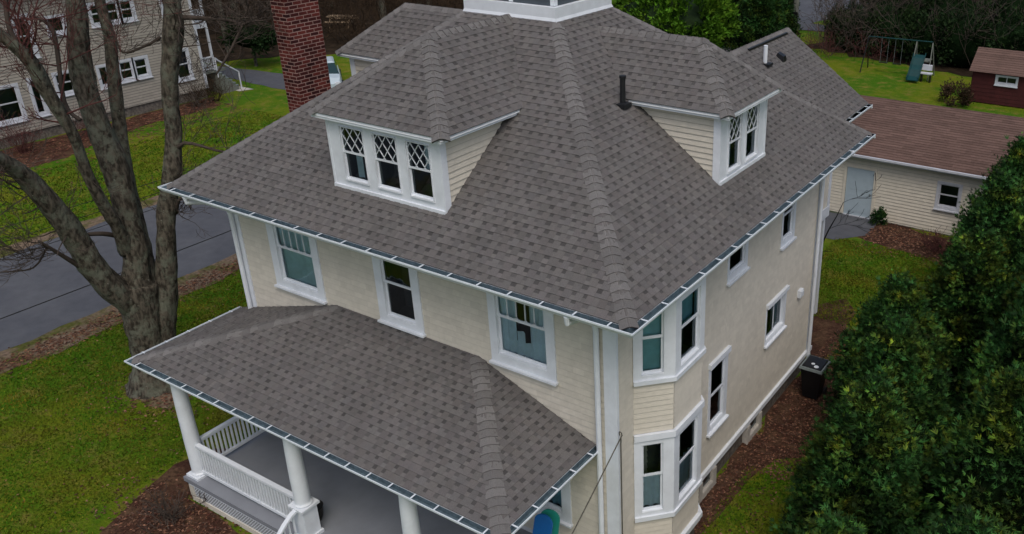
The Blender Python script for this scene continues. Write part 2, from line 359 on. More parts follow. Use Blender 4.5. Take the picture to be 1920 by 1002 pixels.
# ------------------------------------------------------------------ windows
def window(parent, O, U, N, w, h, casing=(.16, .16, .15, .12), style='plain', curtain=None, name='window', interior=True, tr='white',
           cdepth=.035, rail=.5, hood=0, silld=.06, lower=None, sashw=.045, label=None, muntins=0, shallow=.45, slider=False):
    """opening w x h with its lower left corner O; casing = left, right, top, bottom widths"""
    T = frame(O, U, N); cl, cr, ct, cb = casing
    mb = MB(); D = cdepth
    if cl: mb.box((-cl, -cb*.999, -.09), (0, h, D), tr, T=T)
    if cr: mb.box((w, -cb*.999, -.09), (w+cr, h, D), tr, T=T)
    if ct: mb.box((-cl-hood*.3, h, -.085), (w+cr+hood*.3, h+ct, D+.006+hood), tr, T=T)
    if cb:
        mb.box((0, -cb, -.09), (w, 0, D-.003), tr, T=T)
        mb.box((-cl-.02, -cb-.04, -.02), (w+cr+.02, -cb, D+silld), tr, T=T)
        mb.box((0, .0, -.09), (w, .025, D-.01), tr, T=T)
    if not (cl or cb):
        mb.box((0, 0, -.09), (.012, h, D-.004), tr, T=T); mb.box((w-.012, 0, -.09), (w, h, D-.004), tr, T=T)
        mb.box((.012, h-.012, -.09), (w-.012, h, D-.004), tr, T=T); mb.box((.012, 0, -.09), (w-.012, .03, D), tr, T=T)
    wo = mb.build(name, parent)
    if label: wo['label'] = label
    sb = MB(); s = sashw
    if slider:
        mid = w*.5
        for (u0, u1, n0) in ((0, mid+s/2, -.035), (mid-s/2, w, -.06)):
            sb.box((u0, .025, n0-.02), (u0+s, h, n0), tr, T=T); sb.box((u1-s, .025, n0-.021), (u1, h, n0+.001), tr, T=T)
            sb.box((u0+s, .025, n0-.02), (u1-s, .025+s, n0-.002), tr, T=T); sb.box((u0+s, h-s, n0-.02), (u1-s, h, n0-.002), tr, T=T)
        panes = [(s, mid, .05, h-s, -.045), (mid, w-s, .05, h-s, -.07)]
    else:
        zr = .025+(h-.025)*(1-rail) if rail else .025
        def sash(z0, z1, n0):
            sb.box((0, z0, n0-.025), (s, z1, n0), tr, T=T); sb.box((w-s, z0, n0-.025), (w, z1, n0), tr, T=T)
            sb.box((s, z0, n0-.024), (w-s, z0+s*1.1, n0-.001), tr, T=T); sb.box((s, z1-s, n0-.024), (w-s, z1, n0-.001), tr, T=T)
        if rail:
            sash(zr, h, .0); sash(.025, zr+s*.6, -.026)
            panes = [(s, w-s, zr+s, h-s, -.014), (s, w-s, .025+s, zr, -.040)]
        else:
            sash(.025, h, -.02); panes = [(s, w-s, .025+s, h-s, -.035)]
    sb.build('sash', wo)
    pb = MB()
    for (u0, u1, z0, z1, n0) in panes: pb.face([T((u0, z0, n0)), T((u1, z0, n0)), T((u1, z1, n0)), T((u0, z1, n0))], 'glass')
    pb.build('pane', wo)
    if muntins or style in ('diamond', 'gothic'):
        lb = MB(); u0, u1, z0, z1, n0 = panes[0]; n0 += .004; t = .006
        def bar(a, b, tt=t):
            d = (V((b[0]-a[0], b[1]-a[1], 0))).normalized(); nn = V((-d.y, d.x, 0))*tt
            q = [(a[0]-nn.x, a[1]-nn.y), (b[0]-nn.x, b[1]-nn.y), (b[0]+nn.x, b[1]+nn.y), (a[0]+nn.x, a[1]+nn.y)]
            lb.hexa([T((x, y, n0)) for x, y in q]+[T((x, y, n0+.012)) for x, y in q], tr)
        if style == 'diamond':
            W_, H_ = u1-u0, z1-z0; k = H_/W_*1.0; st = W_/2.1*1.0
            sl = 1.35
            c = -H_/sl*1.0
            rect = [(u0, z0), (u1, z0), (u1, z1), (u0, z1)]
            def cut(px, sg):
                # line x = px + sg*(z-z0)/sl inside the pane
                zs = []
                za, zb = z0, z1
                xa, xb = px, px+sg*H_/sl
                if sg > 0: lo, hi = (u0-px)*sl, (u1-px)*sl
                else: lo, hi = (px-u1)*sl, (px-u0)*sl
                lo = max(lo, 0); hi = min(hi, H_)
                if hi-lo > .03: bar((px+sg*lo/sl, z0+lo), (px+sg*hi/sl, z0+hi))
            x = u0-H_/sl-st*.5
            while x < u1+H_/sl: cut(x, 1); cut(x+st*.25, -1); x += st*.82
        if style == 'gothic':
            nb = muntins
            for i in range(1, nb+1):
                x = u0+(u1-u0)*i/(nb+1); bar((x, z0), (x, z1), .010)
            cw = (u1-u0)/(nb+1)
            for i in range(nb+1):
                xc = u0+cw*(i+.5)
                for sg in (1, -1):
                    zc = z1-cw*.35 if sg > 0 else z0+cw*.3
                    pts = [(xc+cw/2*math.cos(a), zc+sg*cw*.35*math.sin(a)) for a in [math.pi*j/6 for j in range(7)]]
                    for a, b in zip(pts, pts[1:]): bar(a, b, .006)
        lb.build('leaded_bars' if style != 'plain' else 'muntins', wo)
    if interior:
        ib = MB(); d = -shallow
        c = [(0, 0), (w, 0), (w, h), (0, h)]
        for i in range(4):
            a, b = c[i], c[(i+1) % 4]; ib.face([T((*a, -.09)), T((*b, -.09)), T((*b, d)), T((*a, d))], 'dark')
        ib.face([T((x, y, d)) for x, y in c], 'dark')
        ib.build('room_recess', wo)
    if curtain:
        cb_ = MB()
        for (u0, u1, z0, z1, mt, fold, n0) in curtain:
            n = max(2, int((u1-u0)*w/.02)) if fold else 1
            for i in range(n):
                a = u0*w+(u1-u0)*w*i/n; b = u0*w+(u1-u0)*w*(i+1)/n
                ya = n0+fold*math.sin(a*38)*.02; yb = n0+fold*math.sin(b*38)*.02
                cb_.face([T((a, z0*h, ya)), T((b, z0*h, yb)), T((b, z1*h, yb)), T((a, z1*h, ya))], mt)
        cb_.build('curtain', wo)
    return wo
def wall(mb, O, U, N, w, h, holes, mt='cream', **kw):
    """rectangular wall with rectangular holes (u0,u1,z0,z1)"""
    T = frame(O, U, N)
    xs = sorted({0, w}|{a for hh in holes for a in hh[:2]})
    for x0, x1 in zip(xs, xs[1:]):
        hs = sorted([(hh[2], hh[3]) for hh in holes if hh[0] <= x0+1e-6 and hh[1] >= x1-1e-6]); z = 0
        for a, b in hs+[(h, h)]:
            if a-z > 1e-3: laps(mb, [T((x0, z, 0)), T((x1, z, 0)), T((x1, a, 0)), T((x0, a, 0))], N, mt, **kw)
            z = b
# ------------------------------------------------------------------ the main house
o_, He, s_, t_ = .75, 6.2, .73, 4.335
xR, xL, yF, yB = .75, -10.25, -.75, 9.87
HW, HD = -9.45, 8.95
house = thing('house', 'cream two storey house with hipped grey shingle roof, dormers and white trim in the middle', 'house', (-4.7, 4.5, 0))
X, Y, Z = V((1, 0, 0)), V((0, 1, 0)), V((0, 0, 1))
# walls
wb = MB()
FWIN = [(-8.14, -7.07, 4.28, 5.66), (-5.14, -4.40, 4.33, 5.66), (-2.42, -1.37, 4.36, 5.66), (-2.2, -1.21, 1.35, 2.9), (-8.0, -7.0, 1.35, 2.9), (-5.3, -4.3, .62, 2.7)]
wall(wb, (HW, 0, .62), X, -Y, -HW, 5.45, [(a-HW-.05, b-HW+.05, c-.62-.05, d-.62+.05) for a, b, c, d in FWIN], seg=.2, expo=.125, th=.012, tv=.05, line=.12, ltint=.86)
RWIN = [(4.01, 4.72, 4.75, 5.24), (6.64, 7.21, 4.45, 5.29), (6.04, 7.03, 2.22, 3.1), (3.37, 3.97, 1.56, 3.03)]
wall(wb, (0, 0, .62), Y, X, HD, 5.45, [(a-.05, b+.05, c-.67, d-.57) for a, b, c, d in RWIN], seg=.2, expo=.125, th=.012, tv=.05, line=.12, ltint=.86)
wall(wb, (HW, HD, .62), -Y, -X, HD, 5.45, [], expo=.125)
wall(wb, (0, HD, .62), -X, Y, -HW, 5.45, [], expo=.125)
wb.build('wall', house)
for (cx, cy, sx, sy) in ((0, 0, 1, -1), (HW, 0, -1, -1), (0, HD, 1, 1), (HW, HD, -1, 1)):
    w_ = .22; tb = MB()
    tb.box((min(cx-sx*w_, cx+sx*.03), min(cy, cy+sy*.032), .62), (max(cx-sx*w_, cx+sx*.03), max(cy, cy+sy*.032), 6.04), 'white')
    if cx == 0: tb.box((0, min(cy, cy-sy*.2) if cy else 0, .62), (.028, cy if cy else .03, 6.04), 'white')
    tb.build('corner_board', house)
for a, b in (((-.001, 2.55, .50), (.075, HD+.07, .62)), ((-.001, -.07, .50), (.075, .49, .62)), ((HW-.07, -.075, .50), (-.002, .001, .62))):
    tb = MB(); tb.box(a, b, 'white'); tb.build('water_table', house)
fb = MB()
fb.box((HW+.04, .04, -.3), (-.04, HD-.04, .5), 'stone')
fb.build('foundation', house)
# soffit + fascia
sb = MB()
sb.box((xL+.06, yF+.06, 6.05), (xR-.06, 0, 6.07), 'soffit'); sb.box((xL+.06, HD, 6.05), (xR-.06, yB-.06, 6.07), 'soffit')
sb.box((0, 0, 6.051), (xR-.06, HD, 6.071), 'soffit'); sb.box((xL+.06, 0, 6.051), (HW, HD, 6.071), 'soffit')
for a, b in (((xL+.03, yF+.03, 6.03), (xR-.03, yF+.06, 6.19)), ((xR-.06, yF+.06, 6.03), (xR-.03, yB-.06, 6.19)), ((xL+.03, yF+.06, 6.03), (xL+.06, yB-.06, 6.19)), ((xL+.03, yB-.06, 6.03), (xR-.03, yB-.03, 6.19))):
    sb.box(a, b, 'white')
sb.build('fascia', house)
# main roof
zt = He+s_*t_
c1, c2, c3, c4 = (xL, yF, He), (xR, yF, He), (xR, yB, He), (xL, yB, He)
d1, d2, d3, d4 = (xL+t_, yF+t_, zt), (xR-t_, yF+t_, zt), (xR-t_, yB-t_, zt), (xL+t_, yB-t_, zt)
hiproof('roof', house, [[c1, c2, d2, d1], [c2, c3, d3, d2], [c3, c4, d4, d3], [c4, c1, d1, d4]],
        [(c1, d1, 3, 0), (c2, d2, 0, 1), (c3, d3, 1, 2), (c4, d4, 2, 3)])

def gutter(parent, path, z, w=.125, hh=.10, spacing=.6, ends=True, first=.3):
    """open K gutter; path = eave points, trough lies to the outside (right of travel)"""
    pts = [V((p[0], p[1], 0)) for p in path]; n = len(pts)
    nrm = []
    for i in range(n-1):
        d = (pts[i+1]-pts[i]).normalized(); nrm.append(V((d.y, -d.x, 0)))
    def off(i, q):
        if i == 0: return pts[0]+nrm[0]*q
        if i == n-1: return pts[-1]+nrm[-1]*q
        b = (nrm[i-1]+nrm[i]); return pts[i]+b*(q/(1+nrm[i-1].dot(nrm[i])))
    prof = [(-.012, .0), (-.012, -hh), (w*.62, -hh), (w, -.03), (w, 0), (w-.014, 0), (w-.014, -.028), (w*.58, -hh+.008), (.0, -hh+.008), (0, 0)]
    mb = MB(); L = len(prof)
    vs = [off(i, q)+V((0, 0, z+zz)) for i in range(n) for q, zz in prof]; i0 = 0
    fs = []; fi = []
    for i in range(n-1):
        for j in range(L):
            f = (i*L+j, (i+1)*L+j, (i+1)*L+(j+1) % L, i*L+(j+1) % L)
            (fi if j in (6, 7, 8) else fs).append(f)
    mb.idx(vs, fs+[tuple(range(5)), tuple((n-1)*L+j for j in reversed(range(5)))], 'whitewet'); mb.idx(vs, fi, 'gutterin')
    if ends:
        for i, dd in ((0, pts[0]-pts[1]), (n-1, pts[-1]-pts[-2])):
            dd = dd.normalized(); q0 = off(i, -.012); q1 = off(i, w)
            a = [q0, q1, q1+dd*.008, q0+dd*.008]
            mb.hexa([p+V((0, 0, z-hh)) for p in a]+[p+V((0, 0, z+.001)) for p in a], 'whitewet')
    g = mb.build('gutter', parent)
    k = 0
    for i in range(n-1):
        Lg = (pts[i+1]-pts[i]).length; d = (pts[i+1]-pts[i]).normalized(); m = max(1, round(Lg/spacing))
        for j in range(m):
            c = pts[i]+d*(Lg*(j+.5)/m); a = c+nrm[i]*(-.03); b = c+nrm[i]*(w-.004); e = d*.011
            sm = MB(); q = [a-e, b-e, b+e, a+e]
            sm.hexa([p+V((0, 0, z+.004)) for p in q]+[p+V((0, 0, z+.014)) for p in q], 'whitewet')
            sm.build('gutter_strap', g)
    return g
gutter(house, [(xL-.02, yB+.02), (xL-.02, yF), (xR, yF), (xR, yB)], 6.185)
# downspouts
def pipe(parent, pts, r=.04, name='downspout', mt='white'):
    mb = MB(); mb.tube(pts, r, mt, 10); return mb.build(name, parent, smooth=False)
pipe(house, [(-9.62, yF-.06, 6.1), (-9.62, yF-.05, 5.98), (-9.5, -.35, 5.86), (-9.40, -.12, 5.72), (-9.38, -.085, 5.5), (-9.38, -.085, 3.32)], .048)
pipe(house, [(-.32, yF-.06, 6.1), (-.32, yF-.05, 5.98), (-.32, -.35, 5.86), (-.32, -.12, 5.72), (-.31, -.085, 5.5), (-.31, -.085, .3)], .048)
pipe(house, [(xR+.05, 8.6, 6.1), (.5, 8.66, 5.95), (.13, 8.72, 5.8), (.10, 8.72, 5.5), (.10, 8.72, .3)], .045)
# front windows, second floor
LACE = [(.0, 1., .5, 1, 'palecurtain', 1, -.085), (.0, 1., .0, .55, 'palecurtain', 0, -.095)]
def fw(i, cas, **kw):
    a, b, c, d = FWIN[i]; return window(house, (a, 0, c), X, -Y, b-a, d-c, cas, **kw)
fw(0, (.21, .2, .2, .12), style='gothic', muntins=4, rail=.45, curtain=LACE, label='window with pale blind drawn behind both sashes')
fw(1, (.20, .2, .2, .12), rail=.47, curtain=[(.5, .9, .05, .2, 'shingle', 0, -.3)], label='window with dark empty sashes')
fw(2, (.17, .19, .2, .16), style='gothic', muntins=4, rail=.43, curtain=[(.0, .34, .03, .99, 'whitecurtain', 1, -.085), (.60, 1., .03, .99, 'whitecurtain', 1, -.085), (.30, .64, .03, .26, 'whitecurtain', 1, -.09), (.34, .5, .24, .40, 'whitecurtain', 1, -.1)], label='window with blue white curtains tied apart')
fw(3, (.2, .2, .15, .15), curtain=[(.02, .98, .02, .98, 'curtain', 1, -.12)]); fw(4, (.2, .2, .15, .15)); 
db = MB(); db.box((-5.3, -.03, .62), (-5.1, .02, 2.85), 'white'); db.box((-4.5, -.03, .62), (-4.3, .02, 2.85), 'white'); db.box((-5.1, -.03, 2.7), (-4.5, .02, 2.85), 'white'); db.box((-5.1, -.01, .62), (-4.5, .03, 2.7), 'doorpaint')
for z in (.8, 1.75): db.box((-5.0, -.022, z), (-4.6, -.009, z+.75), 'white')
dd = db.build('door', house); hb = MB(); hb.tube([(-4.57, -.02, 1.6), (-4.57, -.07, 1.6), (-4.62, -.075, 1.6)], .012, 'black', 6); hb.build('handle', dd)
# right wall windows
def rw(i, cas, **kw):
    a, b, c, d = RWIN[i]; return window(house, (0, a, c), Y, X, b-a, d-c, cas, **kw)
rw(0, (.08, .12, .2, .12), rail=0, cdepth=.022)
rw(1, (.08, .12, .2, .11), rail=.3, cdepth=.022)
rw(2, (.05, .09, .10, .08), slider=True, hood=.05, cdepth=.022, sashw=.035, curtain=[(.55, .98, .05, .95, 'whitecurtain', 1, -.14)])
rw(3, (.10, .15, .12, .10), rail=.52, hood=.05, silld=.07, cdepth=.022)
vb = MB(); vb.box((.0, 7.84, 2.53), (.09, 8.04, 2.72), 'white'); vb.box((.09, 7.87, 2.56), (.11, 8.01, 2.69), 'white'); vb.build('vent_hood', house)
for (y0, y1) in ((3.02, 3.5), (5.3, 5.8)):
    w_ = window(house, (.05, y0, .14), Y, X, y1-y0, .33, (.13, .13, 0, .12), rail=0, tr='concrete', name='basement_window', cdepth=.04, silld=.0, sashw=.03, shallow=.3)
# bay window on the right wall: (0,.5) (.5,1) (.5,2) (0,2.5)
BA, BB, BC, BD = V((0, .5, 0)), V((.5, 1., 0)), V((.5, 2.0, 0)), V((0, 2.5, 0))
bms = [MB(), MB()]; bts = [MB(), MB(), MB()]; bw_ = []
zz = [(.66, 1.36), (3.24, 4.26)]
for A, B in ((BA, BB), (BB, BC), (BC, BD)):
    U = (B-A).normalized(); N = V((U.y, -U.x, 0)); L = (B-A).length
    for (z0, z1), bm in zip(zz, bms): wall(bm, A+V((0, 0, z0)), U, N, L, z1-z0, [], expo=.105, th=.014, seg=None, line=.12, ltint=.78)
    # trim bands
    T = frame(A, U, N)
    e = .035*math.tan(R(22.5))
    for z0, z1, n1 in ((4.26, 4.34, .07), (3.12, 3.24, .07), (1.36, 1.45, .07), (.56, .66, .09), (.46, .56, .05)):
        bt = bts[0 if z0 > 4 else 1 if z0 > 1 else 2]; ee = n1*math.tan(R(22.5))
        e0 = -ee if A is not BA else 0; e1 = ee if B is not BD else 0
        q = [(0, z0, -.02), (L, z0, -.02), (L+e1, z0, n1), (-max(0, -e0), z0, n1)]
        bt.hexa([T(p) for p in q]+[T((p[0], z1, p[2])) for p in q], 'white')
    for z0, z1 in ((4.34, 6.05), (1.45, 3.12)):
        bt = bts[0 if z0 > 4 else 1]
        # facet: solid corner posts around the opening
        g0 = .10 if L < .8 else .24; g1 = L-g0*1.0
        if L < .8: g0, g1 = .13, L-.175
        else: g0, g1 = .17, L-.15
        lo, hi = z0+.06, (5.68 if z0 > 4 else 3.02)
        for (u0, u1) in ((0, g0), (g1, L)):
            l0 = -e if u0 == 0 and A is not BA else 0; l1 = e if u1 == L and B is not BD else 0
            q = [(u0, z0, -.02), (u1, z0, -.02), (u1+l1, z0, .035), (u0+l0, z0, .035)]
            bt.hexa([T(p) for p in q]+[T((p[0], z1, p[2])) for p in q], 'white')
        bt.box((g0, z0, -.02), (g1, lo, .033), 'white', T=T); bt.box((g0, hi, -.02), (g1, z1, .033), 'white', T=T)
        bw_.append((T((g0, lo, 0)), U, N, g1-g0, hi-lo, z0 > 4))
bay = bms[1].build('bay', house); bms[0].build('bay_panel', bay)
for bt in bts: bt.build('bay_trim', bay)
# bay underside and floor slabs
bk = MB()
for z0, z1 in ((.45, .58), (-.3, .449)):
    i_ = .0 if z1 > .5 else .06
    q = [BA, BB-V((i_, 0, 0)), BC-V((i_, 0, 0)), BD]
    bk.hexa([p+V((0, 0, z0)) for p in q]+[p+V((0, 0, z1)) for p in q], 'white' if z1 > .5 else 'stone')
bk.build('bay_base', bay)
for i, (P, U, N, w_, h_, upper) in enumerate(bw_):
    k = i//2
    cur = [(.0, 1, .0, 1, 'curtain', 0, -.11)] if (upper and k == 0) else ([(.03, .97, .5, 1., 'curtain', 0, -.12)] if upper else [(.03, .97, .03, .50, 'whitecurtain', 1, -.11)])
    window(house, P, U, N, w_, h_, (0, 0, 0, 0), curtain=cur, rail=.48 if not upper else .46, shallow=.30, name='bay_window', interior=True)
# bay bump wall behind windows is closed by the window recesses

# widow's walk
dk = MB()
a0, a1, b0_, b1_ = xL+t_-.03, xR-t_+.03, yF+t_-.03, yB-t_+.03
q = [(a0, b0_), (a1, b0_), (a1, b1_), (a0, b1_)]; i2 = .05
q2 = [(a0+i2, b0_+i2), (a1-i2, b0_+i2), (a1-i2, b1_-i2), (a0+i2, b1_-i2)]
dk.hexa([V((*p, zt-.06)) for p in q]+[V((*p, zt+.07)) for p in q2], 'white')
dk.hexa([V((*p, zt+.07)) for p in q2]+[V((*p, zt+.27)) for p in q2], 'white')
dko = dk.build('roof_deck_curb', house)
dm = MB(); g = .10
dm.box((q2[0][0]+g, q2[0][1]+g, zt+.27), (q2[2][0]-g, q2[2][1]-g, zt+.38), 'membrane'); dm.build('deck_membrane', dko)
rb = MB(); A0, A1, B0, B1 = q2[0][0]+.14, q2[2][0]-.14, q2[0][1]+.14, q2[2][1]-.14; zb = zt+.38
for x in (A0, (A0+A1)/2, A1):
    for y in (B0, (B0+B1)/2, B1):
        if x == (A0+A1)/2 and y == (B0+B1)/2: continue
        rb.box((x-.05, y-.05, zb-.1), (x+.05, y+.05, zb+.75), 'white'); rb.box((x-.065, y-.065, zb+.75), (x+.065, y+.065, zb+.79), 'white')
for z in (zb+.06, zb+.62):
    for y in (B0, B1): rb.box((A0+.05, y-.03, z), (A1-.05, y+.03, z+.05), 'white')
    for x in (A0, A1): rb.box((x-.03, B0+.05, z), (x+.03, B1-.05, z+.05), 'white')
n = 19
for i in range(n):
    x = A0+.1+(A1-A0-.2)*i/(n-1)
    for y in (B0, B1): rb.box((x-.014, y-.014, zb+.11), (x+.014, y+.014, zb+.62), 'white')
for i in range(16):
    y = B0+.1+(B1-B0-.2)*i/15
    for x in (A0, A1): rb.box((x-.014, y-.014, zb+.11), (x+.014, y+.014, zb+.62), 'white')
rb.build('deck_railing', house)

# dormers: local frame, face towards -n
def dormer(c, U, N, hw, zf0, zf1, ze, he, apex_in, za, oe, wins, zr_of, label):
    """c: point on the face (centre, z=0); U along face (left to right seen from outside), N outward"""
    T = frame(c, U, N)
    zin = lambda z: -(z-zf0)/s_
    mb = MB()
    # face: boards around openings
    xs = [-hw]; 
    for (u0, u1) in wins: xs += [u0, u1]
    xs.append(hw); z0, z1 = wz
    for i in range(0, len(xs), 2): mb.box((xs[i], zf0-.05, -.10), (xs[i+1], ze, 0.0), 'white', T=T)
    for (u0, u1) in wins:
        mb.box((u0, zf0-.05, -.10), (u1, z0, -.002), 'white', T=T); mb.box((u0, z1, -.10), (u1, ze, -.002), 'white', T=T)
    mb.box((-hw-.02, zf0-.03, -.05), (hw+.02, zf0+.05, .035), 'white', T=T)
    # corner boards on cheeks
    for sg in (-1, 1):
        a, b = sg*(hw-.01), sg*(hw+.034)
        mb.box((min(a, b), zf0, -.13), (max(a, b), ze, .012), 'white', T=T)
        mb.hexa([T(p) for p in ((a, zf0-.02, -.0), (b, zf0-.02, -.0), (b, zf0+.03, -.12), (a, zf0+.03, -.12))]+[T(p) for p in ((a, ze, 0), (b, ze, 0), (b, ze, -.12), (a, ze, -.12))], 'white') if 0 else None
    d = mb.build('dormer', house, label=label)
    for sg in (-1, 1):
        cm = MB(); P = [T((sg*hw, zf0+.02, 0)), T((sg*hw, ze, 0)), T((sg*hw, ze, zin(ze)))]
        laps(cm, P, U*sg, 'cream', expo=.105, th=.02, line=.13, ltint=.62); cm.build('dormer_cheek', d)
    # fascia + soffit
    fm = MB(); ox = he
    yin = zin(ze)+.02
    fm.box((-ox+.03, ze-.10, oe-.04), (ox-.03, ze-.005, oe-.015), 'white', T=T)
    for sg in (-1, 1):
        a, b = sg*(ox-.03), sg*(ox-.055); fm.box((min(a, b), ze-.10, yin-.14), (max(a, b), ze-.005, oe-.04), 'white', T=T)
        a, b = sg*hw, sg*(ox-.056); fm.box((min(a, b), ze-.098, yin-.14), (max(a, b), ze-.08, -.001), 'soffit', T=T)
    fm.box((-ox+.056, ze-.098, .001), (ox-.056, ze-.08, oe-.041), 'soffit', T=T)
    fm.build('dormer_fascia', d)
    # roof
    e1, e2 = T((-he, ze, oe)), T((he, ze, oe)); r1, r2 = T((-he, ze, zin(ze))), T((he, ze, zin(ze)))
    ap = T((0, za, apex_in)); rg = T((0, za, zin(za)))
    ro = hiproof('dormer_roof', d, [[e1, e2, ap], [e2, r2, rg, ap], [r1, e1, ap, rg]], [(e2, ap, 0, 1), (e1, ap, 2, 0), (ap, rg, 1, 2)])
    return T
wz = (6.93, 7.95)
fwins = [(-.97, -.43), (-.27, .27), (.43, .97)]
# widths from the photograph: three openings .52 wide
fwins = [(-1.0, -.42), (-.20, .36), (.56, 1.10)]
fwins = [(-1.03, -.44), (-.22, .36), (.57, 1.12)]
T = dormer(V((-4.75, .04, 0)), X, -Y, 1.33, 6.77, 0, 8.17, 1.57, -1.36, 9.42, .17, fwins, None, 'front dormer with three lattice windows')
for i, (a, b) in enumerate(fwins):
    cur = [[(.35, .62, .05, .5, 'whitecurtain', 1, -.12)], [(0, .5, 0, .45, 'shingle', 0, -.4)], [(.55, .98, .5, .98, 'whitecurtain', 0, -.12)]][i]
    window(house, T((a, wz[0], -.008)), X, -Y, b-a, wz[1]-wz[0], (0, 0, 0, 0), style='diamond', rail=.50, curtain=cur, name='dormer_window', shallow=.5, sashw=.032)
wz = (6.90, 7.97)
rwins = [(-.67, -.13), (.06, .62)]
T = dormer(V((-.06, 4.56, 0)), Y, X, .965, 6.79, 0, 8.17, 1.17, -.92, 9.18, .24, rwins, None, 'right dormer with two lattice windows')
for a, b in rwins:
    window(house, T((a, wz[0], -.004)), Y, X, b-a, wz[1]-wz[0], (0, 0, 0, 0), style='diamond', rail=.5, name='dormer_window', shallow=.5, sashw=.03, curtain=[(.5, .8, .05, .5, 'whitecurtain', 1, -.15)])
T = dormer(V((-9.44, 4.56, 0)), -Y, -X, .965, 6.79, 0, 8.17, 1.17, -.92, 9.18, .24, rwins, None, 'left dormer seen from behind its roof')
for a, b in rwins:
    window(house, T((a, wz[0], -.03)), -Y, -X, b-a, wz[1]-wz[0], (0, 0, 0, 0), style='diamond', rail=.5, name='dormer_window', shallow=.5)
# roof vents
pb = MB(); pb.tube([(-1.88, 3.22, 8.0), (-1.88, 3.22, 8.62)], .052, 'blackpipe', 12); pb.box((-1.98, 3.05, 8.08), (-1.74, 3.3, 8.16), 'blackpipe'); pb.lathe((-1.88, 3.22, 8.6), [(.05, 0), (.065, .01), (.065, .05), (.05, .055)], 'blackpipe', 12)
pb.build('vent_pipe', house, label='black vent pipe beside the right dormer')

# rear wing
wg = MB()
wx0, wx1, wy0, wy1 = -4.2, -.80, HD, 11.85
wall(wg, (wx1, wy0, 3.35), Y, X, wy1-wy0, 2.7, [], expo=.125, th=.012, mt='cream')
wall(wg, (wx1, wy1, 3.35), -X, Y, wx1-wx0, 2.7, [], expo=.125); laps(wg, [(wx1, wy1, 6.05), (wx0, wy1, 6.05), (-2.5, wy1, 7.6)], Y, 'cream', expo=.125); wall(wg, (wx0, wy1, 3.35), -Y, -X, wy1-wy0, 2.7, [])
wng = wg.build('rear_wing_wall', house)
wt = MB()
wt.box((wx0-.02, wy0, 3.05), (wx1+.04, wy1+.03, 3.35), 'white'); wt.box((wx1-.001, wy1-.14, 3.35), (wx1+.03, wy1+.03, 6.05), 'white')
for x in (wx0+.1, wx1-.1): wt.box((x-.07, wy1-.17, 0), (x+.07, wy1-.03, 3.05), 'white')
wt.build('wing_trim', wng)
rx = -2.5; ex0, ex1 = -.12, -4.88; ya, yb_ = yB-.5, 12.3; zw = 7.93
def rz_(y): return zw
pw1 = [(ex0, 9.2, 6.2), (ex0, yb_, 6.2), (rx, yb_, zw), (rx, 7.6, zw)]
pw2 = [(ex1, yb_, 6.2), (ex1, 9.2, 6.2), (rx, 7.6, zw), (rx, yb_, zw)]
hiproof('rear_wing_roof', house, [pw1, pw2], [((rx, yb_, zw), (rx, 7.7, zw), 0, 1)])
rk = MB()
for e in (ex0, ex1):
    sg = 1 if e > rx else -1
    rk.hexa([V((rx, yb_-.03, zw-.17)), V((e, yb_-.03, 6.05)), V((e, yb_, 6.05)), V((rx, yb_, zw-.17)), V((rx, yb_-.03, zw-.012)), V((e, yb_-.03, 6.188)), V((e, yb_, 6.188)), V((rx, yb_, zw-.012))], 'white')
    rk.box((min(e, e-sg*.03), 9.9, 6.06), (max(e, e-sg*.03), yb_-.03, 6.18), 'white')
rk.box((wx1, 9.87, 6.05), (ex0-.03, yb_-.03, 6.06), 'soffit')
rk.build('rake_board', house)
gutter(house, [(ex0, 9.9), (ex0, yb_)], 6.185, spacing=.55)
rv = MB(); rv.box((rx+.03, 9.6, zw-.12), (rx+.16, yb_-.35, zw-.05), 'black'); rv.build('ridge_vent', house)
p1 = MB(); p1.tube([(-1.98, 9.75, 7.5), (-1.98, 9.75, 7.98)], .05, 'white', 12); p1.box((-2.08, 9.62, 7.5), (-1.82, 9.88, 7.56), 'blackpipe'); p1.build('vent_pipe', house, label='short white vent pipe on the rear wing roof')
p2 = MB(); p2.hexa([V(q) for q in ((-2.05, 10.45, 7.5), (-1.80, 10.45, 7.36), (-1.80, 10.7, 7.36), (-2.05, 10.7, 7.5), (-1.98, 10.5, 7.66), (-1.82, 10.5, 7.58), (-1.82, 10.66, 7.58), (-1.98, 10.66, 7.66))], 'black'); p2.build('roof_vent', house)

# chimney (bricks laid in UV metres)
ch = MB()
def brickbox(mb, x0, x1, y0, y1, z0, z1):
    if mb.uv is None: mb.uv = []
    per = 0
    c = [(x0, y0), (x1, y0), (x1, y1), (x0, y1)]
    for i in range(4):
        a, b = c[i], c[(i+1) % 4]; L = math.hypot(b[0]-a[0], b[1]-a[1])
        mb.face([(*a, z0), (*b, z0), (*b, z1), (*a, z1)], 'brick'); mb.uv.append([(per, z0), (per+L, z0), (per+L, z1), (per, z1)]); per += L
    mb.face([(*p, z1) for p in c], 'brick'); mb.uv.append([(p[0], p[1]) for p in c])
    mb.face([(*p, z0) for p in reversed(c)], 'brick'); mb.uv.append([(p[0], p[1]) for p in reversed(c)])
brickbox(ch, -9.87, -9.42, 2.08, 2.92, -.1, 9.55)
for i, (e, h) in enumerate(((.03, .0775), (.06, .0775), (.03, .0775*2))):
    z = 9.55+.0775*i; brickbox(ch, -9.87-e, -9.42+e, 2.08-e, 2.92+e, z, z+h)
brickbox(ch, -9.87, -9.42, 2.08, 2.92, 9.86, 10.9)
co = ch.build('chimney', house)
cc = MB(); cc.box((-9.98, 2.03, 10.9), (-9.37, 2.97, 10.98), 'concrete'); cc.build('chimney_cap', co)

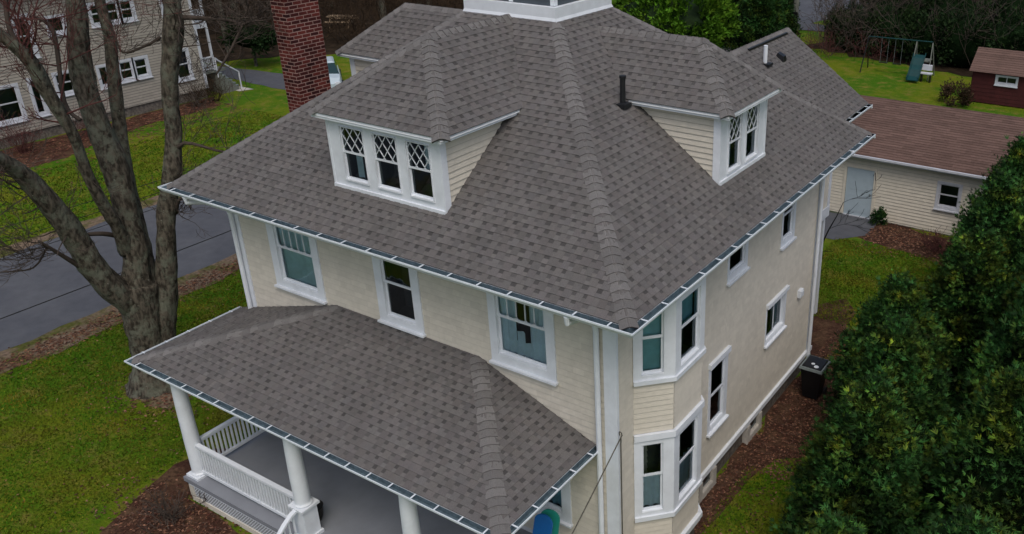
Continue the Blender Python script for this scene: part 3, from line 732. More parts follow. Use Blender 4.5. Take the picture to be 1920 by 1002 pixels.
# ------------------------------------------------------------------ porch
px0, px1, pyF, pz, pzt = -9.77, -.43, -2.49, 3.2, 4.15
ptL, ptR = -6.55, -2.93
f1, f2, f3, f4 = (px0, pyF, pz), (px1, pyF, pz), (ptR, -.02, pzt), (ptL, -.02, pzt)
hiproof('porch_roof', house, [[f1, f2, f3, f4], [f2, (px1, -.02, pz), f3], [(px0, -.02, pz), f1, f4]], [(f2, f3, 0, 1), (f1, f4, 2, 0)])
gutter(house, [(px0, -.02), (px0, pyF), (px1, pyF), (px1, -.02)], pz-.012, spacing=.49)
pf = MB()
pf.box((px0+.03, pyF+.03, pz-.17), (px1-.03, pyF+.06, pz-.01), 'white')
pf.box((px1-.06, pyF+.06, pz-.17), (px1-.03, -.03, pz-.01), 'white'); pf.box((px0+.03, pyF+.06, pz-.17), (px0+.06, -.03, pz-.01), 'white')
pf.box((px0+.06, pyF+.06, pz-.14), (px1-.06, -.03, pz-.12), 'soffit'); pf.build('porch_fascia', house)
FZ = .6
PX0, PX1, PY = -9.08, -.75, -2.5
pl = MB(); pl.box((PX0, PY, FZ-.10), (PX1, -.07, FZ), 'porchfloor'); pl.build('porch_floor', house)
sk = MB()   # skirt with lattice panels
def skirt(A, B, N, z0, z1):
    A = V(A); B = V(B); U = (B-A).normalized(); L = (B-A).length; T = frame((A.x, A.y, 0), U, N)
    sk.box((0, z1-.09, -.03), (L, z1, 0), 'white', T=T); sk.box((0, z0, -.03), (L, z0+.13, 0), 'cream', T=T)
    n = max(1, round(L/3.2)); 
    for i in range(n+1):
        x = min(L-.14, max(0, L*i/n-.07)); sk.box((x, z0+.13, -.03), (x+.14, z1-.09, -.001), 'cream', T=T)
    lo, hi = z0+.13, z1-.09; h = hi-lo; pitch = .072
    sk.face([T((0, lo, -.05)), T((L, lo, -.05)), T((L, hi, -.05)), T((0, hi, -.05))], 'dark')
    for sg, nn in ((1, -.022), (-1, -.014)):
        x = -h
        while x < L:
            a, b = (x, x+h) if sg > 0 else (x+h, x)
            pa, pb_ = (a, lo), (b, hi); w2 = .0145
            poly = clip(clip([(pa[0]-w2, lo), (pa[0]+w2, lo), (pb_[0]+w2, hi), (pb_[0]-w2, hi)], -1, 0, 0), 1, 0, L)
            if len(poly) > 2: sk.face([T((u, z, nn)) for u, z in poly], 'white')
            x += pitch
skirt((PX0+.05, PY+.04, 0), (-5.2, PY+.04, 0), -Y, 0, FZ-.10)
skirt((PX0+.05, -.07, 0), (PX0+.05, PY+.04, 0), -X, 0, FZ-.10)
sk.build('porch_skirt', house)
cols = [(-8.86, -2.25), (-5.52, -2.25), (-2.66, -2.25), (-.98, -2.25)]
for i, (x, y) in enumerate(cols):
    cm = MB(); zb0 = FZ
    if i in (1, 2):
        cm.box((x-.19, y-.19, FZ), (x+.19, y+.19, FZ+.06), 'white')
        p = .155; cm.box((x-p, y-p, FZ+.06), (x+p, y+p, FZ+.68), 'white'); cm.box((x-.2, y-.2, FZ+.68), (x+.2, y+.2, FZ+.73), 'white'); zb0 = FZ+.73
    else: cm.box((x-.19, y-.19, FZ), (x+.19, y+.19, FZ+.05), 'white'); zb0 = FZ+.05
    ht = pz-.15-zb0
    cm.lathe((x, y, zb0), [(.165, 0), (.175, .03), (.15, .06), (.145, .09), (.145, .1), (.148, ht*.35), (.138, ht*.7), (.122, ht-.13), (.135, ht-.12), (.125, ht-.09), (.155, ht-.05), (.155, ht-.001)], 'white', 24)
    cm.build('porch_column', house, smooth=False)
def railing(A, B, z0=.10, z1=.80, n=None, sp=.088):
    A = V(A); B = V(B); U = (B-A).normalized(); L = (B-A).length; T = frame((A.x, A.y, FZ), U, V((U.y, -U.x, 0)))
    m = MB(); m.box((0, z1-.05, -.045), (L, z1, .045), 'white', T=T); m.box((0, z1-.09, -.025), (L, z1-.05, .025), 'white', T=T); m.box((0, z0-.01, -.03), (L, z0+.05, .03), 'white', T=T)
    n = int(L/sp)
    for i in range(n):
        u = L*(i+.5)/n; m.box((u-.017, z0+.05, -.017), (u+.017, z1-.09, .017), 'white', T=T)
    m.build('porch_railing', house)
railing((-8.72, -2.25, 0), (-5.68, -2.25, 0)); railing((-8.86, -.08, 0), (-8.86, -2.10, 0)); railing((-2.50, -2.25, 0), (-1.13, -2.25, 0))
st = MB()
for i in range(3): st.box((-5.0, PY-.30*(i+1), 0), (-3.2, PY-.30*i-.001, FZ-.17*(i+1)+.02), 'porchfloor')
st.build('porch_steps', house)
hr = MB(); 
hp = [(-5.52, -2.4, FZ+.72), (-5.53, -2.56, FZ+.66), (-5.54, -2.72, FZ+.54), (-5.55, -2.9, FZ+.38), (-5.56, -3.2, FZ+.14), (-5.56, -3.5, FZ-.1)]
for a, b in zip(hp, hp[1:]):
    a, b = V(a), V(b)
    hr.hexa([a+V((-.045, 0, -.05)), a+V((.045, 0, -.05)), b+V((.045, 0, -.05)), b+V((-.045, 0, -.05)), a+V((-.045, 0, 0)), a+V((.045, 0, 0)), b+V((.045, 0, 0)), b+V((-.045, 0, 0))], 'white')
for i in range(9):
    y = -2.5-.11*i; zt_ = np.interp(-y, [-p[1] for p in hp], [p[2] for p in hp])-.05
    hr.box((-5.57, y-.015, max(.05, zt_-.72)), (-5.54, y+.015, zt_), 'white')
hr.build('stair_handrail', house)

# objects on / by the house
pt = thing('planter', 'small black round planter on the grey porch floor beside the pedestal column', 'planter', (-5.72, -1.93, FZ))
m_ = MB(); m_.lathe((-5.72, -1.93, FZ), [(.11, 0), (.15, .12), (.165, .3), (.18, .33), (.165, .33), (.15, .28), (.01, .27)], 'pot', 20); m_.build('pot', pt, smooth=True)
def chair(x, y, mt, label, rz):
    c = thing('adirondack_chair', label, 'chair', (x, y, FZ), rz=0, group=None)
    Rm = Matrix.Rotation(rz, 3, 'Z'); T = lambda q: V((x, y, FZ))+Rm@V(q)
    b = MB(); n = 12
    prof = [(-.19, .0)]+[(.19*math.cos(math.pi*(1-k/n)), .86+.16*math.sin(math.pi*k/n)) for k in range(n+1)]+[(.19, .0)]
    f = [T((p, .20+.26*z, .28+z*.84)) for p, z in prof]; k = [q+V(Rm@V((0, .035, -.008))) for q in f]; n = len(f)
    b.idx(f+k, [tuple(range(n)), tuple(reversed(range(n, 2*n)))]+[(j, (j+1) % n, n+(j+1) % n, n+j) for j in range(n)], mt)
    b.build('backrest', c)
    b = MB()
    for i in range(5): yy = -.33+i*.11; z = .38-.05*(i/4); b.box((-.26, yy, z-.1*i/4), (.26, yy+.1, z+.02-.1*i/4), mt, T=T)
    b.build('seat', c)
    for sg in (-1, 1):
        b = MB(); b.box((sg*.33-.06, -.42, .56), (sg*.33+.06, .28, .585), mt, T=T); b.build('armrest', c)
        b = MB(); b.box((sg*.3-.02, -.36, 0), (sg*.3+.02, -.27, .56), mt, T=T); b.build('leg', c)
        b = MB(); b.hexa([T(q) for q in ((sg*.27-.02, .45, 0), (sg*.27+.02, .45, 0), (sg*.27+.02, .35, 0), (sg*.27-.02, .35, 0), (sg*.27-.02, -.3, .36), (sg*.27+.02, -.3, .36), (sg*.27+.02, -.3, .28), (sg*.27-.02, -.3, .28))], mt); b.build('leg', c)
chair(-1.20, -1.02, 'blue', 'bright blue round backed garden chair on the porch under the window', 0)
chair(-1.13, -.86, 'greenpl', 'green round backed garden chair just behind the blue one on the porch', .1)
# cable
cb = MB()
def sag(a, b, s, n=14): a, b = V(a), V(b); return [a.lerp(b, i/n)+V((0, 0, -s*4*(i/n)*(1-i/n))) for i in range(n+1)]
cb.tube(sag((.12, -.05, 3.62), (.9, -9.5, .2), .25, 24), .011, 'cable', 6)
cb.tube([(.07, -.03, 3.6), (.075, -.05, 3.66), (.09, -.06, 3.7), (.12, -.06, 3.69), (.13, -.05, 3.63), (.10, -.04, 3.58), (.06, .015, 3.4), (.06, .015, .4)], .010, 'cable', 6)
tag(cb.build('service_cable', None), 'thin grey service cable looping off the front right corner board', 'cable')

# bin
BX, BY = .10, -.42
bn = thing('wheeled_bin', 'black wheeled bin with grey rimmed lid standing by the far end of the side wall', 'bin', (.6, 7.75, 0))
bq = lambda x, y, z: V((.33+BXs*(x-.22), 7.45+BXs*(y-7.82), z))
BXs = .82
b = MB(); b.hexa([bq(*p) for p in ((.35, 7.97, .05), (.8, 7.97, .05), (.8, 8.45, .05), (.35, 8.45, .05), (.26, 7.88, .88), (.9, 7.88, .88), (.9, 8.55, .88), (.26, 8.55, .88))], 'black'); b.build('bin_body', bn)
b = MB(); b.hexa([bq(*p) for p in ((.22, 7.82, .88), (.94, 7.82, .88), (.94, 8.6, .88), (.22, 8.6, .88), (.24, 7.84, .94), (.92, 7.84, .94), (.92, 8.58, .94), (.24, 8.58, .94))], 'rail')
b.hexa([bq(*p) for p in ((.28, 7.88, .94), (.88, 7.88, .94), (.88, 8.54, .94), (.28, 8.54, .94), (.30, 7.90, .965), (.86, 7.90, .965), (.86, 8.52, .965), (.30, 8.52, .965))], 'black')
for cx, cy, r in ((.56, 8.10, .045), (.70, 7.99, .06)): b.lathe(bq(cx, cy, .965), [(r, 0), (r*.95, .006), (r*.5, .008)], 'white', 14)
b.build('lid', bn)
b = MB(); b.tube([bq(.3, 8.62, .8), bq(.9, 8.62, .8)], .016, 'black', 8); b.build('handle', bn)
for x in (.3, .86):
    b = MB(); b.tube([bq(x-.03, 8.5, .1), bq(x+.03, 8.5, .1)], .1, 'tyre', 14); b.build('wheel', bn)

# ------------------------------------------------------------------ ground
def sheet(name, poly, z, mt, kind='structure', th=None):
    m = MB(); m.face([(x, y, z) for x, y in poly], mt); return m.build(name, None, kind=kind)
def blob(pts, r=.35, n=6, seed=1):
    """irregular outline through the points"""
    q = random.Random(seed); out = []
    for i in range(len(pts)):
        a = V((*pts[i], 0)); b = V((*pts[(i+1) % len(pts)], 0)); k = max(1, int((b-a).length/ .8)); nn = V((-(b-a).y, (b-a).x, 0)).normalized()
        for j in range(k): p = a.lerp(b, j/k)+nn*q.uniform(-r, r); out.append((p.x, p.y))
    return out
sheet('lawn', [(-320, -120), (320, -120), (320, 420), (-320, 420)], 0, 'grass')
sheet('road', [(-25.4, -60), (-18.3, -60), (-18.3, 60), (-25.4, 60)], .012, 'asphalt')
sheet('road_verge', blob([(-18.75, -20), (-17.55, -20), (-17.5, 0), (-17.7, 12), (-18.75, 12)], .16, seed=4), .016, 'dirt')
sheet('far_verge', blob([(-26.1, -12), (-25.2, -12), (-25.2, 25), (-25.9, 25)], .12, seed=5), .016, 'dirt')
sheet('cross_street', [(-27, 48.5), (-14.8, 50.5), (-14.3, 56), (-14.6, 64), (-15, 130), (-27, 130)], .05, 'asphalt')
sheet('grass_island', blob([(-17.2, 52.6), (-14.6, 52.3), (-14.2, 57.5), (-16.4, 57.5)], .15, seed=6), .07, 'grass')
sheet('driveway', blob([(-43, 20.6), (-36, 20.4), (-30, 20.6), (-25.3, 20.6), (-25.3, 23.3), (-33, 23.4), (-43, 22.1)], .12, seed=7), .012, 'asphalt')
sheet('mulch_bed', blob([(.05, -1.5), (.45, -.5), (.75, 1.0), (.42, 2.8), (.55, 4.2), (1.5, 5.6), (1.5, 7.5), (1.05, 9.3), (.3, 11.5), (-.3, 13), (-1, 12), (0, 9)], .22, seed=8), .008, 'mulch')
sheet('porch_mulch', blob([(-9.2, -.5), (-10.1, -1.2), (-10.35, -2.8), (-9.6, -4), (-7.2, -4.1), (-5.6, -3.4), (-5.6, -2.5), (-9.1, -2.5)], .26, seed=9), .008, 'mulch')
sheet('garage_mulch', blob([(-1.6, 17.5), (1.5, 16.9), (4, 16.9), (4, 19.2), (-1.6, 19.2)], .25, seed=10), .008, 'mulch')
sheet('path', blob([(-4.6, 16.6), (-2.2, 16.9), (-1.3, 17.9), (-1.4, 19.2), (-4.8, 19.2)], .08, seed=11), .014, 'asphalt')
sheet('tree_mulch', blob([(-13.0, -1.0), (-14.2, -.8), (-14.3, .3), (-13, .6), (-12.4, 0), (-12.4, -.8)], .16, seed=12), .008, 'dirt')
sheet('neighbour_bed', blob([(-37.2, -4), (-34.8, -4), (-33.9, 4), (-33.8, 8), (-35.2, 12.5), (-35.3, 16.5), (-37.2, 17.6)], .2, seed=13), .008, 'mulch')
sheet('woodland_floor', blob([(-47, 20), (-43.5, 23.5), (-42, 26), (-38.5, 29.5), (-33, 33), (-31, 37), (-29, 41), (-28.5, 110), (-120, 110), (-120, 10), (-60, 8)], .5, seed=14), .01, 'wooddirt')
sheet('hedge_floor', blob([(-15, 45.5), (-9.5, 43.6), (-4, 42.6), (1, 42.8), (10, 42), (30, 42), (30, 90), (-12, 90), (-14, 60), (-13, 50)], .4, seed=15), .01, 'wooddirt')

# ------------------------------------------------------------------ foliage helpers
def leafcloud(mb, c, rad, n, mt, size=.12, seed=1, up=.35, lump=.28, shell=.55, squash=0., clumps=26, drop=0.):
    """sprays gathered in clumps spread through an uneven crown"""
    r = random.Random(seed); c = V(c); rx_, ry_, rz_ = rad; cs = []
    for i in range(clumps):
        while 1:
            d = V((r.gauss(0, 1), r.gauss(0, 1), r.gauss(0, 1))).normalized()
            if d.z > -.75-0*drop: break
        k = r.uniform(.72, 1.0)*(1+lump*mn.noise(d*1.9+V((seed, 0, 0))))
        cs.append((V((d.x*rx_, d.y*ry_, d.z*rz_))*k, r.uniform(.75, 1.3), d))
    for i in range(n):
        q, tn, d = cs[r.randrange(clumps)]
        sp = (rx_+ry_+rz_)/3*2.1/math.sqrt(clumps)
        p = c+q+V((r.gauss(0, 1), r.gauss(0, 1), r.gauss(0, 1)*1.15))*sp*.42
        if p.z < .05: continue
        ax = (d+V((r.gauss(0, .5), r.gauss(0, .5), r.gauss(0, .5)+up))).normalized()
        s = size*r.uniform(.6, 1.4); sd = ax.cross(V((r.gauss(0, 1), r.gauss(0, 1), r.gauss(0, 1)))).normalized()
        n_ = ax.cross(sd)
        t = tn*r.uniform(.7, 1.35)
        a = p-sd*s*.30; b = p+sd*s*.30; e = p+ax*s+n_*s*.1
        mb.face([a, p+n_*s*.08, b, e], mt, (t*r.uniform(.9, 1.15), t, t*.9))
        if r.random() < .5:
            ax2 = (ax+sd*r.choice((-.9, .9))).normalized(); mb.face([p-ax2.cross(n_)*s*.18, p+ax2.cross(n_)*s*.18, p+ax2*s*.8], mt, t*1.1)
def lumpy(mb, c, rad, mt, seed=0, sub=(14, 10), amp=.22):
    c = V(c); vs = []; fs = []; nu, nv = sub
    for j in range(nv+1):
        for i in range(nu):
            th = math.pi*j/nv; ph = 2*math.pi*i/nu; d = V((math.sin(th)*math.cos(ph), math.sin(th)*math.sin(ph), math.cos(th)))
            k = 1+amp*mn.noise(d*2.3+V((seed*3.1, 0, 0))); v = c+V((d.x*rad[0], d.y*rad[1], d.z*rad[2]))*k; v.z = max(v.z, .02); vs.append(v)
    for j in range(nv):
        for i in range(nu): fs.append((j*nu+i, j*nu+(i+1) % nu, (j+1)*nu+(i+1) % nu, (j+1)*nu+i))
    mb.idx(vs, fs, mt)
def put(src_parts, name, label, cat, loc, rz, sc, group):
    t = thing(name, label, cat, loc, group, rz); t.scale = sc
    for s in src_parts:
        c = s.copy(); COL.objects.link(c); c.parent = t
    return t
def arborvitae_protos(seed, hgt, rad, n=30000, mt='arb', core='arbcore', size=.085):
    """columnar evergreen, base at origin: crown tapering upwards"""
    mb = MB(); r = random.Random(seed)
    # dark inner body
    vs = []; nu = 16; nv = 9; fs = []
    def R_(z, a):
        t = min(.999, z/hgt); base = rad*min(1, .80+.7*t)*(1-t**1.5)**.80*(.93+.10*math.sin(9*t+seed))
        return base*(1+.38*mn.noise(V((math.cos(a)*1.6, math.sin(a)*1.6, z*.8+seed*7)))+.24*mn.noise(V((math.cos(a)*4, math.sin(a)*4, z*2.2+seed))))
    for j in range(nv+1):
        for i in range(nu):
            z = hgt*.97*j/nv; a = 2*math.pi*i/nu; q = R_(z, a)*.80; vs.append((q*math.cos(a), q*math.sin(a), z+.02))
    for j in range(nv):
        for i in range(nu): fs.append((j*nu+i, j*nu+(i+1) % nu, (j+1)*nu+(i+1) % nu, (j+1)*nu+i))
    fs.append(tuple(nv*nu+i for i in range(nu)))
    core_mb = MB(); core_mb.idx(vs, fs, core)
    # sprays grouped in branchlets
    nb = n//40
    for b in range(nb):
        z = hgt*(1-(1-r.random())**.8)*1.0; a = r.uniform(0, 2*math.pi)
        q = R_(min(z, hgt*.995), a)*r.uniform(.78, 1.10); c = V((q*math.cos(a), q*math.sin(a), z))
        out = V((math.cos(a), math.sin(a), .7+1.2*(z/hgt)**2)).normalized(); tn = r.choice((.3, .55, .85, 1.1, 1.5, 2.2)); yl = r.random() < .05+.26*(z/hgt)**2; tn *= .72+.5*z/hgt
        for k in range(34):
            p = c+V((r.gauss(0, .10), r.gauss(0, .10), r.gauss(0, .11)))+out*r.uniform(-.12, .16)
            ax = (out+V((r.gauss(0, .55), r.gauss(0, .55), r.gauss(0, .5)))).normalized(); s = size*1.25*r.uniform(.55, 1.3)
            sd = ax.cross(V((r.gauss(0, 1), r.gauss(0, 1), r.gauss(0, 1)))).normalized(); t = tn*r.uniform(.75, 1.3)
            tt = (t*(1.9 if yl else 1), t*(1.5 if yl else 1), t*.9)
            nn = ax.cross(sd); o_ = ax.cross(nn)*0
            for fa in (-.75, -.3, .15, .6):
                dv = (ax+sd*fa+nn*r.uniform(-.35, .35)).normalized(); pw = dv.cross(nn).normalized()*s*.085; l_ = s*(1.15-.35*abs(fa))*r.uniform(.8, 1.15)
                mb.face([p-pw*.6, p+dv*l_*.55-pw, p+dv*l_, p+dv*l_*.55+pw, p+pw*.6], mt, tuple(e*r.uniform(.85, 1.15) for e in tt))
    tr = MB(); tr.tube([(0, 0, 0), (0, 0, hgt*.6)], [rad*.09, rad*.05], 'bark', 8)
    return mb, core_mb, tr
def protos_to_objs(trip):
    out = []
    for mb, nm in zip(trip, ('foliage', 'inner_crown', 'trunk')):
        o = mb.build(nm, None); COL.objects.unlink(o); out.append(o)
    return out
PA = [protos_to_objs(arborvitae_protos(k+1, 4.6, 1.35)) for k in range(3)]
hedge = [(3.05, 2.6, 4.2, 1.0, 0), (2.75, 5.1, 4.0, 1.0, 1), (2.15, 7.2, 3.9, 1.0, 2), (3.2, 9.9, 4.2, 1.0, 0), (3.1, 12.5, 4.6, 1.05, 1), (3.1, 15.2, 4.9, 1.1, 2), (3.5, 18.2, 5.1, 1.1, 0),
         (5.3, .6, 3.7, 1.15, 1), (5.3, 3.6, 4.5, 1.1, 2), (5.2, 6.4, 5.0, 1.1, 1), (5.4, 9.2, 5.3, 1.15, 0), (5.7, 12.2, 5.4, 1.15, 1), (3.35, .1, 3.3, 1.0, 2)]
place_words = ['in the inner row nearest the bay window', 'in the inner row opposite the tall side window', 'in the inner row touching the black bin', 'in the inner row just beyond the bin', 'in the inner row across the back lawn from the rear corner', 'in the inner row overlapping the right part of the garage', 'at the far end of the inner row, by the garage',
               'cut by the bottom edge of the photo near the right corner', 'filling the lower right corner behind the cut off one', 'at the middle of the right edge of the photo', 'outer row, only its left side inside the right edge', 'outer row, farthest, just a sliver at the right edge', 'smallest of the inner row, at the bottom edge']
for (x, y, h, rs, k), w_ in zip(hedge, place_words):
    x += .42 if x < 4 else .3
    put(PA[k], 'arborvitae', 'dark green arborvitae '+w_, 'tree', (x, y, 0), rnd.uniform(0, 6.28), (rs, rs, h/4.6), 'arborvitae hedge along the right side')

# branches
def grow(mb, p, d, L, r0, depth, rng, mt='twig', spread=.6, minr=.006, sides=5, upb=.12):
    pts = [V(p)]; n = 4; d = V(d).normalized(); rad = [r0]
    for i in range(n):
        d = (d+V((rng.gauss(0, .18), rng.gauss(0, .18), rng.gauss(0, .15)+upb*.5))).normalized(); pts.append(pts[-1]+d*L/n); rad.append(max(minr, r0*(1-.6*(i+1)/n)))
    mb.tube(pts, rad, mt, sides if r0 > .03 else 4 if r0 > .012 else 3, caps=False)
    if depth > 0:
        for k in range(rng.choice((2, 3, 3, 4))):
            i = rng.randint(1, n); a = V((rng.gauss(0, 1), rng.gauss(0, 1), rng.gauss(0, 1)))
            nd = (d+a*spread*.8+V((0, 0, upb))).normalized()
            grow(mb, pts[i], nd, L*rng.uniform(.5, .8), max(minr, rad[i]*rng.uniform(.45, .7)), depth-1, rng, mt, spread, minr, sides, upb)
LIMBS = {
'T': [(-13.723, -0.347, -0.1, 0.72), (-13.711, -0.323, 0.106, 0.60), (-13.682, -0.261, 0.944, 0.424), (-13.675, -0.248, 1.85, 0.44), (-13.671, -0.239, 2.438, 0.47), (-13.647, -0.189, 2.856, 0.44)],
'A': [(-13.69, -0.279, 2.231, 0.388), (-13.596, -0.663, 2.796, 0.34), (-13.597, -1.013, 3.575, 0.305), (-13.592, -1.234, 4.465, 0.285), (-13.504, -1.515, 5.289, 0.259), (-13.422, -1.809, 5.955, 0.224), (-13.254, -2.152, 6.505, 0.174), (-13.031, -2.616, 6.964, 0.131)],
'B': [(-13.641, -0.177, 3.701, 0.252), (-13.403, -0.374, 4.379, 0.172), (-13.275, -0.571, 4.953, 0.156), (-13.167, -0.808, 5.865, 0.139), (-13.007, -0.937, 6.776, 0.13), (-12.975, -1.104, 7.437, 0.154), (-12.944, -1.271, 8.039, 0.173), (-12.898, -1.406, 8.559, 0.169), (-12.956, -1.76, 9.109, 0.129), (-12.932, -2.176, 9.628, 0.1)],
'B2': [(-12.898, -1.406, 8.559, 0.095), (-13.154, -1.479, 9.092, 0.063), (-13.309, -1.34, 9.675, 0.052), (-13.263, -1.242, 10.271, 0.041)],
'C': [(-13.66, -0.215, 2.72, 0.449), (-13.597, -0.085, 3.394, 0.343), (-13.568, -0.024, 4.072, 0.301), (-13.652, 0.033, 5.112, 0.321), (-13.751, 0.058, 5.868, 0.341), (-13.887, 0.005, 6.868, 0.299), (-13.985, 0.033, 7.936, 0.281), (-14.009, 0.213, 8.832, 0.255), (-14.057, 0.345, 9.489, 0.207), (-14.101, 0.485, 10.353, 0.159)],
'C2': [(-13.634, 0.071, 2.306, 0.287), (-13.814, 0.275, 3.62, 0.206), (-13.94, 0.358, 4.605, 0.19), (-14.013, 0.438, 5.575, 0.188), (-14.068, 0.555, 6.316, 0.174), (-14.099, 0.721, 7.534, 0.164), (-14.133, 0.882, 8.471, 0.15), (-14.228, 0.917, 9.282, 0.131), (-14.301, 0.996, 10.068, 0.106)],
'D': [(-13.626, -0.145, 0.589, 0.294), (-13.517, 0.085, 1.584, 0.33), (-13.379, 0.374, 2.68, 0.274), (-13.187, 0.543, 3.943, 0.229), (-13.104, 0.719, 4.723, 0.227), (-12.916, 0.879, 5.444, 0.224), (-12.82, 1.081, 6.376, 0.19), (-12.778, 1.17, 7.24, 0.193), (-12.711, 1.31, 7.95, 0.203), (-12.608, 1.526, 8.752, 0.225), (-12.571, 1.603, 9.38, 0.175), (-12.517, 1.718, 10.212, 0.138)],
'D2': [(-12.549, 1.649, 8.948, 0.083), (-12.089, 1.917, 8.926, 0.059), (-11.524, 2.173, 8.891, 0.047), (-11.08, 2.175, 8.841, 0.041), (-10.693, 2.289, 9.02, 0.023)],
'D3': [(-11.08, 2.175, 8.841, 0.035), (-11.23, 1.861, 8.311, 0.035), (-11.48, 1.568, 7.808, 0.024)],
'D4': [(-12.948, 1.045, 5.716, 0.062), (-12.486, 1.085, 6.2, 0.049), (-11.806, 1.581, 5.956, 0.031), (-11.35, 1.84, 6.089, 0.018)],
'D5': [(-13.051, 0.829, 4.422, 0.057), (-12.719, 0.829, 4.873, 0.044), (-12.311, 0.988, 4.849, 0.025)],
'C3': [(-13.689, -0.278, 4.101, 0.069), (-13.553, -0.688, 4.357, 0.067), (-13.553, -1.154, 4.495, 0.048)],
'A3': [(-13.618, -1.29, 3.754, 0.072), (-13.476, -1.688, 4.283, 0.053), (-13.413, -2.022, 4.723, 0.034)],
'A4': [(-13.548, -1.84, 4.493, 0.029), (-13.515, -2.235, 4.152, 0.023), (-13.574, -2.825, 4.286, 0.017)],
'B3': [(-12.927, -0.77, 7.154, 0.051), (-13.371, -0.773, 7.494, 0.051), (-13.578, -0.509, 8.884, 0.056), (-13.884, -0.687, 9.212, 0.033)],
'D6': [(-12.919, 1.339, 8.518, 0.042), (-13.221, 1.17, 8.338, 0.036), (-13.611, 0.816, 8.205, 0.03), (-13.812, 0.859, 8.627, 0.018)]}
def spline(P, k=5):
    out = []; P = [np.array(p) for p in P]
    for i in range(len(P)-1):
        a = P[max(i-1, 0)]; b = P[i]; c = P[i+1]; d = P[min(i+2, len(P)-1)]
        for j in range(k):
            t = j/k; out.append(.5*((2*b)+(-a+c)*t+(2*a-5*b+4*c-d)*t*t+(-a+3*b-3*c+d)*t**3))
    out.append(P[-1]); return out
big = thing('maple_tree', 'large bare many-stemmed maple with mottled grey bark on the lawn by the road', 'tree', (-13.7, -.3, 0))
for k, P in LIMBS.items():
    Q = spline(P, 6 if P[0][3] > .2 else 4); m_ = MB()
    big_ = P[0][3] > .1
    m_.tube([q[:3] for q in Q], [max(.008, q[3])*({'T': 1, 'A': .9, 'D': .92}.get(k, .82)) for q in Q], 'bark' if big_ else 'twig', 20 if big_ else 7, bumpy=.16 if big_ else .05)
    m_.build('trunk' if k == 'T' else 'limb', big, smooth=True)
tw = MB(); rg = random.Random(5)
def twigs_on(k, i0, i1, n, L, r, dep, mt='twig', bias=(0, 0, .3), sp=.6):
    n = int(n*1.8)
    P = LIMBS[k]
    for _ in range(n):
        i = rg.randint(i0, i1-1); t = rg.random(); p = V(P[i][:3]).lerp(V(P[i+1][:3]), t)
        d = V((rg.gauss(0, 1), rg.gauss(0, 1), rg.gauss(0, .5)))+V(bias)*1.5
        grow(tw, p, d, L*rg.uniform(.6, 1.3), r, dep, rg, mt, sp, .0045)
twigs_on('A', 3, 7, 7, 1.1, .022, 3, bias=(.1, -.9, .3)); twigs_on('A', 6, 7, 4, 1.2, .02, 3, bias=(0, -.8, -.4)); twigs_on('B', 4, 9, 7, 1.2, .022, 3, 'redtwig', bias=(0, 0, .5)); twigs_on('B2', 0, 3, 6, 1.3, .02, 3, 'redtwig', bias=(0, -.3, .8))
twigs_on('B3', 1, 3, 6, 1.2, .016, 3, 'redtwig'); twigs_on('C', 5, 9, 3, .9, .018, 2, 'redtwig'); twigs_on('D', 7, 11, 6, 1.2, .02, 3, bias=(.6, .4, 0))
twigs_on('D2', 1, 4, 9, .9, .014, 3, bias=(.5, .3, .1)); twigs_on('D3', 0, 2, 5, .8, .01, 2); twigs_on('D6', 0, 3, 8, .7, .009, 2); twigs_on('D4', 0, 3, 5, .9, .01, 2, bias=(.5, .3, .2)); twigs_on('D5', 0, 2, 4, .8, .01, 2, bias=(.4, .2, -.2))
twigs_on('A3', 1, 2, 5, 1.0, .012, 2, bias=(0, -1, .2)); twigs_on('A4', 0, 2, 6, .8, .008, 2, bias=(0, -1, 0)); twigs_on('D', 3, 5, 4, .8, .01, 2, bias=(.8, .5, .1)); twigs_on('B', 1, 4, 4, .6, .01, 2)
tw.build('twigs', big)

# ------------------------------------------------------------------ overhead wires
for i, (a, b) in enumerate((((-15., -14, 2.9), (-15., 26, 3.0)), ((-17, -16, 4.4), (-17, 26, 4.0)), ((-17, -16, 4.0), (-17, 26, 3.75)), ((-17, -16, 3.55), (-17, 26, 3.4)))):
    m_ = MB(); m_.tube(sag(a, b, .35, 20), .012 if i == 0 else .009, 'wire', 5)
    tag(m_.build('overhead_wire'), ['thick dark wire crossing the asphalt road behind the maple trunk', 'topmost thin wire over the far verge grass', 'middle thin wire over the far verge grass', 'lowest thin wire over the far verge grass'][i], 'wire', 'wires along the road')

# ------------------------------------------------------------------ neighbour house on the left
nb = thing('house', 'tan clapboard neighbour house with white framed windows across the road', 'house', (-41, 10, 0))
NX, ny0, ny1 = -37.3, -6., 17.4
# y0,y1,z0,z1 openings
NW = [(9.08, 9.62, 3.75, 5.45, 'd'), (10.45, 11.1, 4.55, 5.2, 's'), (12.42, 12.98, 4.62, 5.5, 'd'), (13.12, 13.68, 4.62, 5.5, 'd'), (13.82, 14.38, 4.62, 5.5, 'd'), (15.9, 16.55, 3.9, 5.5, 'd'), (10.12, 10.82, 1.82, 2.72, 'd'), (12.1, 12.5, 1.75, 2.65, 's'),
      (13.1, 13.68, 1.83, 2.68, 'd'), (13.86, 14.44, 1.83, 2.68, 'd'), (15.95, 16.62, 1.25, 2.65, 'd'), (7.3, 8.4, 1.15, 2.6, 'd'), (9.02, 9.36, 1.15, 2.7, 's'), (5.0, 6.0, 1.2, 2.6, 'd'), (5., 6, 4, 5.4, 'd'), (2, 3, 4, 5.4, 'd'), (2, 3, 1.2, 2.6, 'd')]
m_ = MB()
